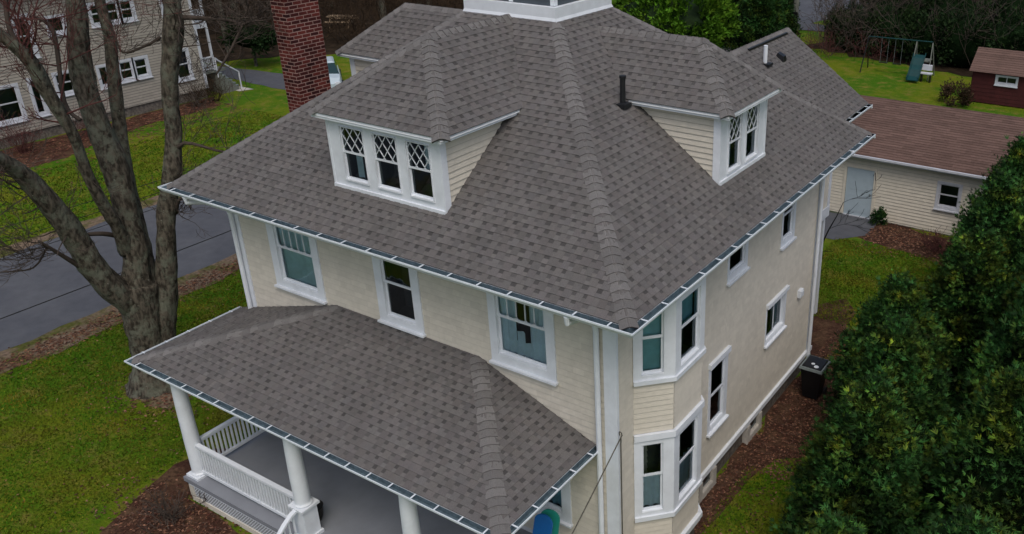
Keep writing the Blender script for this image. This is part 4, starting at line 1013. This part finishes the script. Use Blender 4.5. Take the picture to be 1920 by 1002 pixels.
wall(m_, (NX, ny0, .48), Y, X, ny1-ny0, 6.2, [(a-ny0-.03, b-ny0+.03, c-.51, d-.45) for a, b, c, d, e in NW], mt='nsiding', expo=.135, th=.022, tv=.08, line=.22, ltint=.50)
wall(m_, (NX, ny1, .48), -X, Y, 9, 6.2, [], mt='nsiding', expo=.14, th=.02)
wall(m_, (NX-9, ny0, .48), X, -Y, 9, 6.2, [], mt='nsiding', expo=.14, th=.02)
m_.box((NX+.001, 9.78, .5), (NX+.04, 9.84, 4.0), 'nsiding', .8)
m_.build('wall', nb)
m_ = MB(); m_.box((NX-8.9, ny0+.1, -.1), (NX-.06, ny1-.1, .48), 'stone'); m_.build('foundation', nb)
m_ = MB(); m_.box((NX-.1, ny1-.12, .48), (NX+.03, ny1+.03, 6.6), 'nwhite'); m_.build('corner_board', nb)
for a, b, c, d, e in NW:
    window(nb, (NX, a, c), Y, X, b-a, d-c, (.13, .13, .13, .11), tr='nwhite', rail=.5 if e == 'd' else 0, sashw=.05, shallow=.3)
m_ = MB()
for A_, B_ in (([(NX+.5, ny0-.5, 6.6), (NX+.5, ny1+.5, 6.6), (NX-4.5, ny1+.5, 9.4), (NX-4.5, ny0-.5, 9.4)], 1), ([(NX-9.5, ny1+.5, 6.6), (NX-9.5, ny0-.5, 6.6), (NX-4.5, ny0-.5, 9.4), (NX-4.5, ny1+.5, 9.4)], 1)):
    n = pnormal(A_); n = n if n.z > 0 else -n; laps(m_, A_, n, 'brown_roof', expo=.2, th=.02)
m_.build('roof', nb)
# its two storey porch
m_ = MB(); m_.box((NX-3, ny1+.03, 1.15), (NX-.2, ny1+1.35, 1.27), 'greywood'); m_.build('porch_deck', nb); m_ = MB(); m_.box((NX-3, ny1+.03, 3.55), (NX-.15, ny1+.75, 3.8), 'nwhite'); m_.build('balcony_deck', nb)
for (yy, z0, z1) in ((ny1+.68, 3.8, 6.3), (ny1+.72, 1.27, 3.55)):
    m_ = MB(); m_.box((NX-.25, yy-.05, z0), (NX-.15, yy+.05, z1), 'nwhite'); m_.build('porch_post', nb)
for z in (3.8, 1.27):
    m_ = MB(); ww = .68
    m_.box((NX-.24, ny1+.1, z+.7), (NX-.16, ny1+ww, z+.76), 'nwhite'); m_.box((NX-.23, ny1+.1, z+.08), (NX-.17, ny1+ww, z+.13), 'nwhite')
    for i in range(7): m_.box((NX-.22, ny1+.13+i*.09, z+.13), (NX-.18, ny1+.16+i*.09, z+.7), 'nwhite')
    m_.build('porch_railing', nb)
m_ = MB()
for i in range(6): m_.box((NX-1.2, ny1+.75+.17*i, 0), (NX+.05, ny1+.92+.17*i-.001, 1.10-.17*i), 'greywood'); m_.box((NX-1.2, ny1+.75+.17*i, 1.10-.17*i), (NX+.07, ny1+.94+.17*i, 1.14-.17*i), 'rail')
m_.build('steps', nb)
m_ = MB(); m_.tube([(NX, ny1+.72, 1.95), (NX, ny1+.85, 1.8), (NX, ny1+1.95, .95), (NX, ny1+1.95, 0)], .04, 'nwhite', 8); m_.tube([(NX, ny1+.72, 1.95), (NX, ny1+.72, .9)], .035, 'nwhite', 8); m_.build('handrail', nb)
sheet('concrete_pad', [(-38.4, 18.9), (-36.9, 18.9), (-36.6, 19.6), (-38.4, 19.6)], .02, 'concrete')

# ------------------------------------------------------------------ garage
gg = thing('garage', 'low cream garage with brown shingle roof and pale blue door behind the house', 'garage', (-1, 22, 0))
gx0, gx1, gy0, gy1 = -5.2, 3.9, 19.25, 25.4
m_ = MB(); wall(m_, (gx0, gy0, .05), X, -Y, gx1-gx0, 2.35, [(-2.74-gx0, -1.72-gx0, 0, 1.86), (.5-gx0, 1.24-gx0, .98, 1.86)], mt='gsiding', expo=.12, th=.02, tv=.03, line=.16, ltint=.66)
wall(m_, (gx0, gy1, .05), -Y, -X, gy1-gy0, 2.35, [], mt='gsiding'); wall(m_, (gx1, gy0, .05), Y, X, gy1-gy0, 2.35, [], mt='gsiding'); wall(m_, (gx1, gy1, .05), -X, Y, gx1-gx0, 2.35, [], mt='gsiding')
for x, sg in ((gx0, -1), (gx1, 1)): laps(m_, [(x, gy0, 2.4), (x, gy1, 2.4), (x, (gy0+gy1)/2, 3.5)], X*sg, 'gsiding')
m_.build('wall', gg)
m_ = MB(); m_.box((gx0, gy0+.02, -.05), (gx1, gy1, .06), 'concrete'); m_.build('foundation', gg)
m_ = MB(); m_.box((-2.72, gy0-.015, .06), (-1.74, gy0+.03, 1.85), 'doorpaint')
for z in (.2, 1.05): m_.box((-2.58, gy0-.022, z), (-1.88, gy0-.013, z+.65), 'doorpaint')
dg = m_.build('door', gg)
m_ = MB(); m_.box((-2.83, gy0-.04, .06), (-2.73, gy0, 1.97), 'gsiding'); m_.box((-1.73, gy0-.04, .06), (-1.63, gy0, 1.97), 'gsiding'); m_.box((-2.73, gy0-.04, 1.86), (-1.73, gy0, 1.97), 'gsiding'); m_.box((-2.73, gy0-.05, .02), (-1.73, gy0-.0, .06), 'nwhite'); m_.build('door_frame', dg)
m_ = MB(); m_.tube([(-1.82, gy0-.02, .95), (-1.82, gy0-.07, .95)], .03, 'rail', 8); m_.build('handle', dg)
window(gg, (.54, gy0, 1.02), X, -Y, .66, .82, (.09, .09, .09, .09), tr='nwhite', rail=.5, sashw=.04, shallow=.3)
e0, e1, yr, zr = gy0-.33, gy1+.33, (gy0+gy1)/2, 3.62
m_ = MB()
for A_ in ([(gx0-.3, e0, 2.46), (gx1+.3, e0, 2.46), (gx1+.3, yr, zr), (gx0-.3, yr, zr)], [(gx1+.3, e1, 2.46), (gx0-.3, e1, 2.46), (gx0-.3, yr, zr), (gx1+.3, yr, zr)]):
    n = pnormal(A_); laps(m_, A_, n if n.z > 0 else -n, 'brown_roof', expo=.14, th=.014, tv=.16, seg=.5)
m_.build('roof', gg)
m_ = MB(); m_.box((gx0-.3, e0-.02, 2.34), (gx1+.3, e0+.02, 2.455), 'nwhite'); m_.box((gx0-.3, e0-.09, 2.40), (gx1+.3, e0-.02, 2.47), 'nwhite'); m_.box((gx0-.3, e0+.02, 2.36), (gx1+.3, gy0, 2.38), 'nwhite'); m_.build('fascia', gg)

# ------------------------------------------------------------------ red shed
sh = thing('garden_shed', 'dark red garden shed with brown roof and small white window', 'shed', (-.5, 38, 0))
m_ = MB(); sx0, sx1, sy0, sy1 = -2.38, 1.0, 37.1, 39.6
wall(m_, (sx0, sy0, .05), X, -Y, sx1-sx0, 1.7, [(-1.16-sx0, -.22-sx0, 1.08, 1.45)], mt='shedred', expo=.2, th=.012, tv=.1)
wall(m_, (sx0, sy1, .05), -Y, -X, sy1-sy0, 1.7, [], mt='shedred', expo=.2); wall(m_, (sx1, sy0, .05), Y, X, sy1-sy0, 1.7, [], mt='shedred', expo=.2); wall(m_, (sx1, sy1, .05), -X, Y, sx1-sx0, 1.7, [], mt='shedred', expo=.2)
for x, sg in ((sx0, -1), (sx1, 1)): laps(m_, [(x, sy0, 1.75), (x, sy1, 1.75), (x, (sy0+sy1)/2, 2.5)], X*sg, 'shedred', expo=.2)
m_.build('wall', sh)
window(sh, (-1.14, sy0, 1.15), X, -Y, .9, .33, (.1, .1, .09, .09), tr='nwhite', rail=0, slider=True, sashw=.03, shallow=.3)
m_ = MB()
for A_ in ([(sx0-.15, sy0-.25, 1.66), (sx1+.15, sy0-.25, 1.66), (sx1+.15, 38.35, 2.6), (sx0-.15, 38.35, 2.6)], [(sx1+.15, sy1+.25, 1.66), (sx0-.15, sy1+.25, 1.66), (sx0-.15, 38.35, 2.6), (sx1+.15, 38.35, 2.6)]):
    n = pnormal(A_); laps(m_, A_, n if n.z > 0 else -n, 'brown_roof', expo=.16, th=.016, tv=.12)
m_.build('roof', sh)

# ------------------------------------------------------------------ swing set
sw = thing('swing_set', 'green topped swing set with teal wave slide on the far lawn', 'swing set', (-7.3, 41, 0))
def tb_(nm, pts, r, mt, par=sw): m_ = MB(); m_.tube(pts, r, mt, 8); return m_.build(nm, par)
tb_('top_bar', [(-9.2, 41, 2.0), (-5.5, 41, 2.05)], .03, 'teal')
for x, dx, mt in ((-9.2, -.1, 'black'), (-6.4, 0, 'greywood'), (-5.5, .12, 'greywood')):
    for dy in (-.7, .7): tb_('leg', [(x, 41, 2.0), (x+dx, 41+dy, 0)], .032, mt)
m_ = MB(); m_.box((-6.35, 40.7, .95), (-5.55, 41.5, 1.0), 'greywood'); m_.build('platform', sw)
m_ = MB(); pr_ = [(-6.1, 40.85, 1.25), (-6.09, 40.6, 1.12), (-6.07, 40.3, .78), (-6.05, 40.0, .58), (-6.03, 39.7, .26), (-6.0, 39.35, .14)]
for (a, b) in zip(pr_, pr_[1:]):
    a, b = V(a), V(b); w_ = V((.30, 0, 0)); u = V((0, 0, .05))
    m_.hexa([a-w_, a+w_, b+w_, b-w_, a-w_+u, a+w_+u, b+w_+u, b-w_+u], 'teal')
    for sg in (-1, 1): c = w_*sg; e = V((.04*sg, 0, 0)); m_.hexa([a+c, a+c+e, b+c+e, b+c, a+c+u*3.6, a+c+e+u*3.6, b+c+e+u*3.6, b+c+u*3.6], 'teal')
m_.build('slide', sw)
m_ = MB(); m_.box((-5.75, 39.9, .45), (-5.1, 40.2, .52), 'nwhite'); m_.box((-5.75, 40.25, .6), (-5.2, 40.4, .9), 'nwhite'); m_.box((-5.7, 39.95, 0), (-5.62, 40.15, .45), 'black'); m_.box((-5.22, 39.95, 0), (-5.14, 40.15, .45), 'black'); m_.build('glider_seat', sw)
for x in (-8.2, -7.4):
    m_ = MB()
    for dx in (-.2, .2): m_.tube([(x+dx, 41, 2.0), (x+dx, 41, .6)], .008, 'rail', 4)
    m_.box((x-.24, 40.9, .57), (x+.24, 41.1, .6), 'black'); m_.build('swing', sw)

# utility pole
up = thing('utility_pole', 'tall dark wooden utility pole at the edge of the far street', 'pole', (-17.1, 49, 0))
m_ = MB(); m_.tube([(-17.1, 49, 0), (-17.0, 49, 3), (-16.9, 49, 9)], [.2, .18, .14], 'greywood', 12); m_.build('pole', up)
m_ = MB(); m_.box((-17.28, 48.74, 1.1), (-16.82, 48.86, 1.5), 'black'); m_.build('meter_box', up)

# car
car = thing('parked_car', 'silver grey hatchback parked beyond the chimney', 'car', (-33.6, 22.0, 0))
def carT(q): a = R(-38); return V((-33.6+q[0]*math.cos(a)-q[1]*math.sin(a), 22.0+q[0]*math.sin(a)+q[1]*math.cos(a), q[2]))
m_ = MB(); secs = [(-2.1, .45, .62, .68), (-1.95, .25, .85, .80), (-1.2, .22, .92, .86), (-.9, .22, .95, .87), (.9, .22, .95, .87), (1.7, .25, .86, .84), (2.1, .35, .62, .7)]
vs = []; fs = []
for x, z0, z1, hw in secs: vs += [carT((x, -hw*.95, z0)), carT((x, -hw, (z0+z1)/2)), carT((x, -hw*.9, z1)), carT((x, 0, z1+.04)), carT((x, hw*.9, z1)), carT((x, hw, (z0+z1)/2)), carT((x, hw*.95, z0))]
for j in range(len(secs)-1):
    for i in range(7): fs.append((j*7+i, j*7+(i+1) % 7, (j+1)*7+(i+1) % 7, (j+1)*7+i))
fs += [tuple(range(7)), tuple(reversed(range(len(vs)-7, len(vs))))]
m_.idx(vs, fs, 'carpaint'); m_.build('body', car, smooth=False)
m_ = MB(); lo = [(-1.55, .78), (1.0, .78)]; m_.hexa([carT(q) for q in ((-1.7, -.78, .9), (1.15, -.78, .9), (1.15, .78, .9), (-1.7, .78, .9), (-1.2, -.6, 1.38), (.35, -.6, 1.40), (.35, .6, 1.40), (-1.2, .6, 1.38))], 'carglass'); m_.build('windows', car)
m_ = MB(); m_.hexa([carT(q) for q in ((-1.22, -.62, 1.37), (.37, -.62, 1.39), (.37, .62, 1.39), (-1.22, .62, 1.37), (-1.1, -.52, 1.44), (.25, -.52, 1.46), (.25, .52, 1.46), (-1.1, .52, 1.44))], 'carpaint'); m_.build('roof', car)
for x in (-1.35, 1.35):
    for y in (-.82, .82):
        m_ = MB(); m_.tube([carT((x, y-.1, .32)), carT((x, y+.1, .32))], .32, 'tyre', 18); wh = m_.build('wheel', car)
        m_ = MB(); m_.tube([carT((x, y-.105, .32)), carT((x, y+.105, .32))], .18, 'rail', 12); m_.build('rim', wh)
for y in (-.6, .6):
    m_ = MB(); m_.box((2.0, y-.14, .6), (2.12, y+.14, .72), 'white', T=lambda q: carT(q)); m_.build('headlight', car)

# picnic table, garden chair, small dark tree
pc = thing('picnic_table', 'tan wooden picnic table at the wood edge behind the left dormer', 'table', (-46.5, 34.5, 0))
def pT(q): a = R(30); return V((-46.5+q[0]*math.cos(a)-q[1]*math.sin(a), 34.5+q[0]*math.sin(a)+q[1]*math.cos(a), q[2]))
m_ = MB(); m_.box((-1.0, -.38, .72), (1.0, .38, .77), 'wood', T=pT); m_.build('tabletop', pc)
for sg in (-1, 1):
    m_ = MB(); m_.box((-1.0, sg*.75-.14, .42), (1.0, sg*.75+.14, .47), 'wood', T=pT); m_.build('bench', pc)
    m_ = MB(); m_.box((sg*.7-.04, -.85, .36), (sg*.7+.04, .85, .42), 'wood', T=pT)
    for s2 in (-1, 1): m_.hexa([pT(q) for q in ((sg*.7-.04, s2*.7-.05, 0), (sg*.7+.04, s2*.7-.05, 0), (sg*.7+.04, s2*.7+.05, 0), (sg*.7-.04, s2*.7+.05, 0), (sg*.7-.04, s2*.25-.05, .72), (sg*.7+.04, s2*.25-.05, .72), (sg*.7+.04, s2*.25+.05, .72), (sg*.7-.04, s2*.25+.05, .72))], 'wood')
    m_.build('leg_frame', pc)
gc = thing('garden_chair', 'white metal framed garden chair among brown brush left of the chimney', 'chair', (-45.2, 28.6, 0))
m_ = MB()
for x in (-.3, .3): m_.tube([(-45.2+x, 28.3, 0), (-45.2+x, 28.3, .6), (-45.2+x, 28.8, .65), (-45.2+x, 28.9, 1.2)], .03, 'nwhite', 6); m_.tube([(-45.2+x, 28.8, .65), (-45.2+x, 28.9, 0)], .03, 'nwhite', 6)
m_.tube([(-45.5, 28.9, 1.2), (-44.9, 28.9, 1.2)], .03, 'nwhite', 6); m_.tube([(-45.5, 28.86, .9), (-44.9, 28.86, .9)], .025, 'nwhite', 6); m_.build('frame', gc)
m_ = MB(); m_.box((-45.5, 28.3, .42), (-44.9, 28.8, .46), 'nwhite'); m_.build('seat', gc)

def shrub(name, label, cat, c, rad, n, mt, size, seed, group=None, core=True, trunk=None, clumps=26, corem='arbcore', up=.35):
    base = (c[0], c[1], 0); t = thing(name, label, cat, base, group)
    m_ = MB(); leafcloud(m_, c, rad, n, mt, size, seed, clumps=clumps, up=up); m_.build('crown', t)
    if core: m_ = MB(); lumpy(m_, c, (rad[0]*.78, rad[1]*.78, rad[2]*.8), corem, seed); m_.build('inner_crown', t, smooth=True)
    m_ = MB(); h = max(.2, c[2]-rad[2]*.3); m_.tube([(c[0], c[1], 0), (c[0]+.05, c[1], h)], [max(.03, rad[0]*.07), max(.02, rad[0]*.05)], 'bark', 8); m_.build('trunk', t)
    return t
shrub('small_tree', 'small dark crowned tree on the grass left of the chimney', 'tree', (-41.2, 23.2, 1.75), (1.5, 1.3, .75), 2600, 'darkleaf', .2, 31)
shrub('evergreen_tree', 'bright green rounded tree behind the main roof', 'tree', (-19.2, 35.0, 2.7), (3.6, 3.2, 2.6), 26000, 'brightleaf', .24, 32, clumps=170, corem='darkleaf')
shrub('evergreen_tree', 'second bright green tree at the top edge left of the rounded one', 'tree', (-22.5, 38.0, 2.6), (3.4, 3.0, 2.6), 14000, 'brightleaf', .24, 33, clumps=110, corem='darkleaf')
for i, (x, y, h, r) in enumerate(((-16.4, 41.5, 5.2, 1.7), (-17.4, 45.5, 5.8, 1.8), (-19.0, 49.5, 6.2, 1.9), (-19.6, 43.5, 6.4, 2.0))):
    put(PA[i % 3], 'arborvitae', 'very dark evergreen '+['closest to the rear wing roof ridge', 'behind the first one, beside the street', 'farthest of its row at the top edge beside the street', 'between the bright green tree and the rear wing roof'][i], 'tree', (x, y, 0), i*1.3, (r/1.35, r/1.35, h/4.6), 'dark evergreens behind the roof')
# shrubs behind the swing set
shs = [(-12.6, 47.5, 1.3, 1.6), (-11.2, 46.3, 1.5, 1.7), (-9.2, 45.6, 1.6, 1.8), (-7.0, 45.2, 1.5, 1.9), (-4.6, 44.8, 1.7, 2.0), (-2.0, 44.8, 1.8, 2.1), (.8, 44.6, 1.9, 2.2), (-10.2, 49.5, 2.4, 2.2), (-6.4, 49.0, 2.2, 2.4), (-2.6, 49.5, 2.3, 2.6), (1.4, 49.0, 2.4, 2.6), (-8.4, 54.5, 2.2, 2.4), (-4.2, 56, 2.2, 2.6)]
lb_ = ['at the street end of the row', 'behind the left leg of the swing set', 'behind the swings', 'right behind the slide', 'between the swing set and the shed', 'behind the shed roof corner', 'at the right edge behind the shed', 'in the second row nearest the street', 'in the second row behind the slide', 'in the second row behind the shed', 'in the second row at the right edge', 'in the back row near the dead trunk', 'in the back row below the yellow bush']
for i, (x, y, z, r) in enumerate(shs):
    shrub('evergreen_shrub', 'dark overgrown shrub '+lb_[i], 'shrub', (x, y, z*.8), (r*.95, r*.8, z), 3800, 'darkleaf', .19, 40+i, 'overgrown shrubs behind the far lawn', clumps=40)
shrub('forsythia_bush', 'yellow green bush at the top right among bare trees', 'bush', (-4.6, 61.5, 1.4), (1.7, 1.2, 1.2), 2600, 'yellowleaf', .2, 61, core=False, clumps=30)
shrub('small_bush', 'little green bush against the garage wall right of the door', 'bush', (-1.35, 18.95, .22), (.26, .22, .24), 700, 'arb', .09, 62, core=False, clumps=9)
shrub('small_bush', 'brown twiggy bush left of the red shed', 'bush', (-2.9, 36.0, .5), (.8, .6, .5), 1500, 'brush', .12, 63, core=False, clumps=14)
def bare(name, label, base, h, r, seed, mt='twig', depth=4, group=None, lean=(0, 0), nb_=7, multi=1):
    t = thing(name, label, 'tree' if h > 2.5 else 'bush', base, group); q = random.Random(seed); m_ = MB(); b_ = MB()
    for k in range(multi):
        d = V((lean[0]+q.uniform(-.5, .5)*(multi > 1), lean[1]+q.uniform(-.5, .5)*(multi > 1), 1)).normalized()
        pts = [V(base)]; 
        for i in range(6): d = (d+V((q.gauss(0, .06), q.gauss(0, .06), .05))).normalized(); pts.append(pts[-1]+d*h/6)
        rad = [r*(1-.75*i/6) for i in range(7)]; m_.tube(pts, rad, 'bark' if r > .08 else mt, 10 if r > .08 else 6)
        for i in range(nb_):
            j = q.randint(1 if multi > 1 or h < 3 else 2, 6); dd = V((q.gauss(0, 1), q.gauss(0, 1), .5+q.random()))
            grow(b_, pts[j], dd, h*q.uniform(.22, .42), max(.008, rad[j]*.5), depth-1, q, mt, .6, .006 if h < 4 else .012)
    m_.build('trunk', t); b_.build('branches', t); return t
bare('bare_bush', 'bare dark branched sapling leaning over the path by the house corner', (-.72, 12.0, 2.1) if 0 else (-1.9, 13.6, 0), 2.9, .045, 71, 'wire', 3, lean=(.10, .16), nb_=6)
# bare trees in the woods on the left and behind
bt = [(-49, 27, 9, .22), (-47.5, 31, 10, .25), (-52, 30, 11, .3), (-50.5, 35.5, 10, .26), (-54, 40, 12, .3), (-57, 34, 12, .28), (-46.5, 38.5, 11, .3), (-43, 40, 10, .24), (-48, 44, 12, .3), (-40, 46, 12, .28), (-37, 41.5, 10, .24), (-55, 47, 12, .3), (-60, 42, 12, .32), (-46, 24.8, 8, .18), (-33, 47, 11, .26), (-62, 30, 12, .3), (-42, 34.5, 9, .22), (-52, 24.5, 10, .24)]
bw2 = ['rooted between the tan house porch and the chimney', 'rooted directly behind the chimney', 'in the second row left of the chimney', 'just right of the chimney near the top edge', 'between the chimney and the picnic table', 'in the back row left of the chimney', 'above the left dormer roof, right of the picnic table', 'rooted behind the ridge of the left dormer', 'in the second row behind the left dormer ridge', 'hidden behind the middle of the roof deck', 'hidden behind the left part of the roof deck', 'in the farthest row above the left dormer', 'in the farthest row behind the chimney', 'thin, at the edge of the grass beside the tan house steps', 'behind the right corner of the roof deck', 'hidden behind the tan house wall', 'between the picnic table and the left dormer roof', 'behind the right corner of the tan house']
for i, (x, y, h, r) in enumerate(bt): bare('bare_tree', 'bare brown woodland tree '+bw2[i], (x, y, 0), h, r, 80+i, 'brush', 4, 'bare trees of the wood behind the houses', nb_=9)
bt2 = [(-10.2, 51.5, 9, .36, 'thick grey leaning trunk behind the swing set'), (-5.2, 52.5, 9, .22, 'pale trunk behind the middle of the shrub row'), (-8.0, 58, 10, .24, 'bare grey tree at the top edge near the street'), (-1.2, 54, 9, .2, 'bare grey tree above the shed'), (-13.0, 58.5, 5, .1, 'small bare tree on the street corner'), (1.5, 57, 10, .22, 'bare grey tree at the top right corner')]
for i, (x, y, h, r, lb) in enumerate(bt2): bare('bare_tree', lb, (x, y, 0), h, r, 120+i, 'twig', 4, 'bare trees behind the shed', lean=(.12 if i == 0 else 0, 0), nb_=10)
# brushwood fill
q_ = random.Random(11); m_ = MB()
for i in range(520):
    x, y = q_.uniform(-64, -34), q_.uniform(22, 60)
    if y < 23+(x+47)*.75+3.2 and x > -48: continue
    if x > -40 and y > 55: continue
    for k in range(4): grow(m_, (x+q_.gauss(0, .4), y+q_.gauss(0, .4), 0), (q_.gauss(0, .5), q_.gauss(0, .5), 1), q_.uniform(1.2, 2.6), .022, 2, q_, 'brush', .8, .009)
tag(m_.build('brushwood'), 'tangle of brown brushwood under the bare trees', 'undergrowth', kind='stuff')
m_ = MB()
for i in range(260):
    x, y = q_.uniform(-14.5, 4), q_.uniform(43.5, 62)
    grow(m_, (x, y, 0), (q_.gauss(0, .5), q_.gauss(0, .5), 1), q_.uniform(1.5, 3.6), .024, 3, q_, 'twig', .8, .009)
for i in range(60):
    x, y = q_.uniform(-14.8, -8.5), q_.uniform(42.6, 45.5)
    grow(m_, (x, y, 0), (q_.gauss(0, .5), q_.gauss(0, .5), 1), q_.uniform(.5, 1.2), .012, 2, q_, 'redtwig', .8, .008)
tag(m_.build('scrub'), 'grey twiggy scrub between the dark shrubs', 'undergrowth', kind='stuff')
# bushes by neighbour and porch
for i, (x, y, h, mt, lb) in enumerate(((-36.3, 15.9, 1.1, 'brush', 'twiggy tan bush under the right window of the tan house'), (-36.2, 17.0, .9, 'brush', 'low twiggy bush by the steps of the tan house'), (-36.0, 7.4, 1.3, 'redtwig', 'reddish bare bush under the large window of the tan house'), (-36.2, 4.5, 1.3, 'brush', 'bare bush at the left edge against the tan house'), (-35.6, 10.2, 1.0, 'redtwig', 'reddish low bush in the mulch bed of the tan house'), (-8.9, -3.1, .45, 'twig', 'cut back twiggy plant in the mulch before the porch skirt'), (1.0, 17.8, .5, 'redtwig', 'rusty low bush in the mulch before the garage'))):
    t = thing('bare_bush', lb, 'bush', (x, y, 0)); m_ = MB(); q = random.Random(i+200)
    for k in range(26 if i != 5 else 22): grow(m_, (x+q.gauss(0, .12), y+q.gauss(0, .12), 0), (q.gauss(0, .7), q.gauss(0, .7), 1), h*q.uniform(.6, 1.1), .012, 2, q, mt, .7, .005)
    m_.build('branches', t)

# ------------------------------------------------------------------ leaf litter and grass
def litter(name, label, area, n, size, seed, cols=((1, 1, 1),), z=.02, mt='leaflitter', cat='leaf litter', dens=None):
    q = random.Random(seed); m_ = MB(); k = 0
    while k < n:
        x, y = area(q)
        if dens and q.random() > dens(x, y): continue
        k += 1; s = size*q.uniform(.5, 1.4); a = q.uniform(0, 6.28); c, d = math.cos(a)*s, math.sin(a)*s; t = q.choice(cols); f = q.uniform(.6, 1.5); h = q.uniform(0, .03)
        m_.face([(x-c, y-d, z), (x+d*.5, y-c*.5, z+h), (x+c, y+d, z+.005), (x-d*.5, y+c*.5, z+h*.5)], mt, tuple(f*e for e in t))
    tag(m_.build(name), label, cat, kind='stuff')
brown = ((1, 1, 1), (1.6, 1.3, 1.1), (.6, .45, .4), (.8, .5, .45), (2.2, 2.0, 1.8))
litter('fallen_leaves', 'brown dead leaves in the bed along the side wall', lambda q: (q.uniform(.02, 1.5), q.uniform(.3, 11.5)), 5200, .034, 1, brown, dens=lambda x, y: 1 if x < (.5 if y < 4.4 else 1.4) else .12)
litter('fallen_leaves', 'scattered dead leaves before the porch', lambda q: (q.gauss(-8.6, 1.0), q.gauss(-3.1, .5)), 1600, .035, 2, brown)
litter('fallen_leaves', 'dead leaves along the road edge', lambda q: (q.gauss(-17.95, .25), q.uniform(-9, 11)), 5200, .045, 3, ((1.3, 1.1, 1.), (1, .8, .7), (1.9, 1.7, 1.3), (.6, .5, .4)))
litter('fallen_leaves', 'dead leaves around the maple foot', lambda q: (q.gauss(-13.2, .7), q.gauss(-.4, .55)), 700, .04, 4, brown)
litter('fallen_leaves', 'dead leaves in the garage bed', lambda q: (q.uniform(-1.4, 3.2), 18.1+q.gauss(0, .55)), 2600, .05, 5, brown)
litter('fallen_leaves', 'dead leaves in the bed of the tan house', lambda q: (-37+abs(q.gauss(0, 1.9)), q.uniform(-2, 17)), 4200, .07, 6, ((.9, .6, .6), (1.2, .8, .7), (1.8, 1.5, 1.4)))
litter('fallen_leaves', 'pale bits scattered over the front lawn', lambda q: (q.uniform(-17.3, -8), q.uniform(-8, 8)), 900, .030, 7, ((2.2, 2.1, 1.6), (1.4, 1.3, .8), (2.6, 2.8, 2.6)))
def patch(x, y): return .5+.5*mn.noise(V((x*.55, y*.55, 3)))
def tufts(name, label, area, n, size, seed, ok=None):
    q = random.Random(seed); P = []
    m_ = MB(); k = 0
    while k < n:
        x, y = area(q)
        if ok and not ok(x, y): continue
        k += 1; a = patch(x, y)+q.gauss(0, .12); yl = mn.noise(V((x*1.3, y*1.3, 9)))+q.gauss(0, .25)
        base = (1.7, 1.05, .9) if patch(y*1.3+7, x*1.3)+q.gauss(0, .1) > .70 else (1.25, .95, .8) if yl > .22 else (.58, .95, .4) if a > .58 else (1.25, 1.12, .7) if a < .42 else (.92, 1., .6)
        f = q.uniform(.55, 1.25)*(1.0 if a > .4 else .8); t = tuple(f*e for e in base)
        for j in range(2):
            an = q.uniform(0, 6.28); s = size*q.uniform(.6, 1.3); dx, dy = math.cos(an)*s*.35, math.sin(an)*s*.35
            lx, ly = q.gauss(0, s*.5), q.gauss(0, s*.5)
            m_.face([(x-dx, y-dy, 0), (x+dx, y+dy, 0), (x+lx, y+ly, s*q.uniform(.5, 1.))], 'blade', t)
    tag(m_.build(name), label, 'grass', kind='stuff')
porch_no = lambda x, y: not (x > -10.4 and y > -4.1) and not ((x+13.4)**2+(y+.2)**2 < 1.1)
tufts('grass', 'short green lawn grass in front of and left of the house', lambda q: (q.uniform(-17.6, -7.4), q.uniform(-6.2, 5.5)), 52000, .045, 21, porch_no)
tufts('grass', 'lawn grass between the house and the hedge', lambda q: (q.uniform(-2.2, 2.6), q.uniform(1.0, 17.2)), 26000, .05, 22, lambda x, y: x > (.42 if y < 4.5 else 1.3 if y < 9.5 else .3 if y < 11.5 else -2.5))
tufts('grass', 'grass strip beyond the road', lambda q: (q.uniform(-33, -26), q.uniform(-3, 17)), 22000, .07, 23)
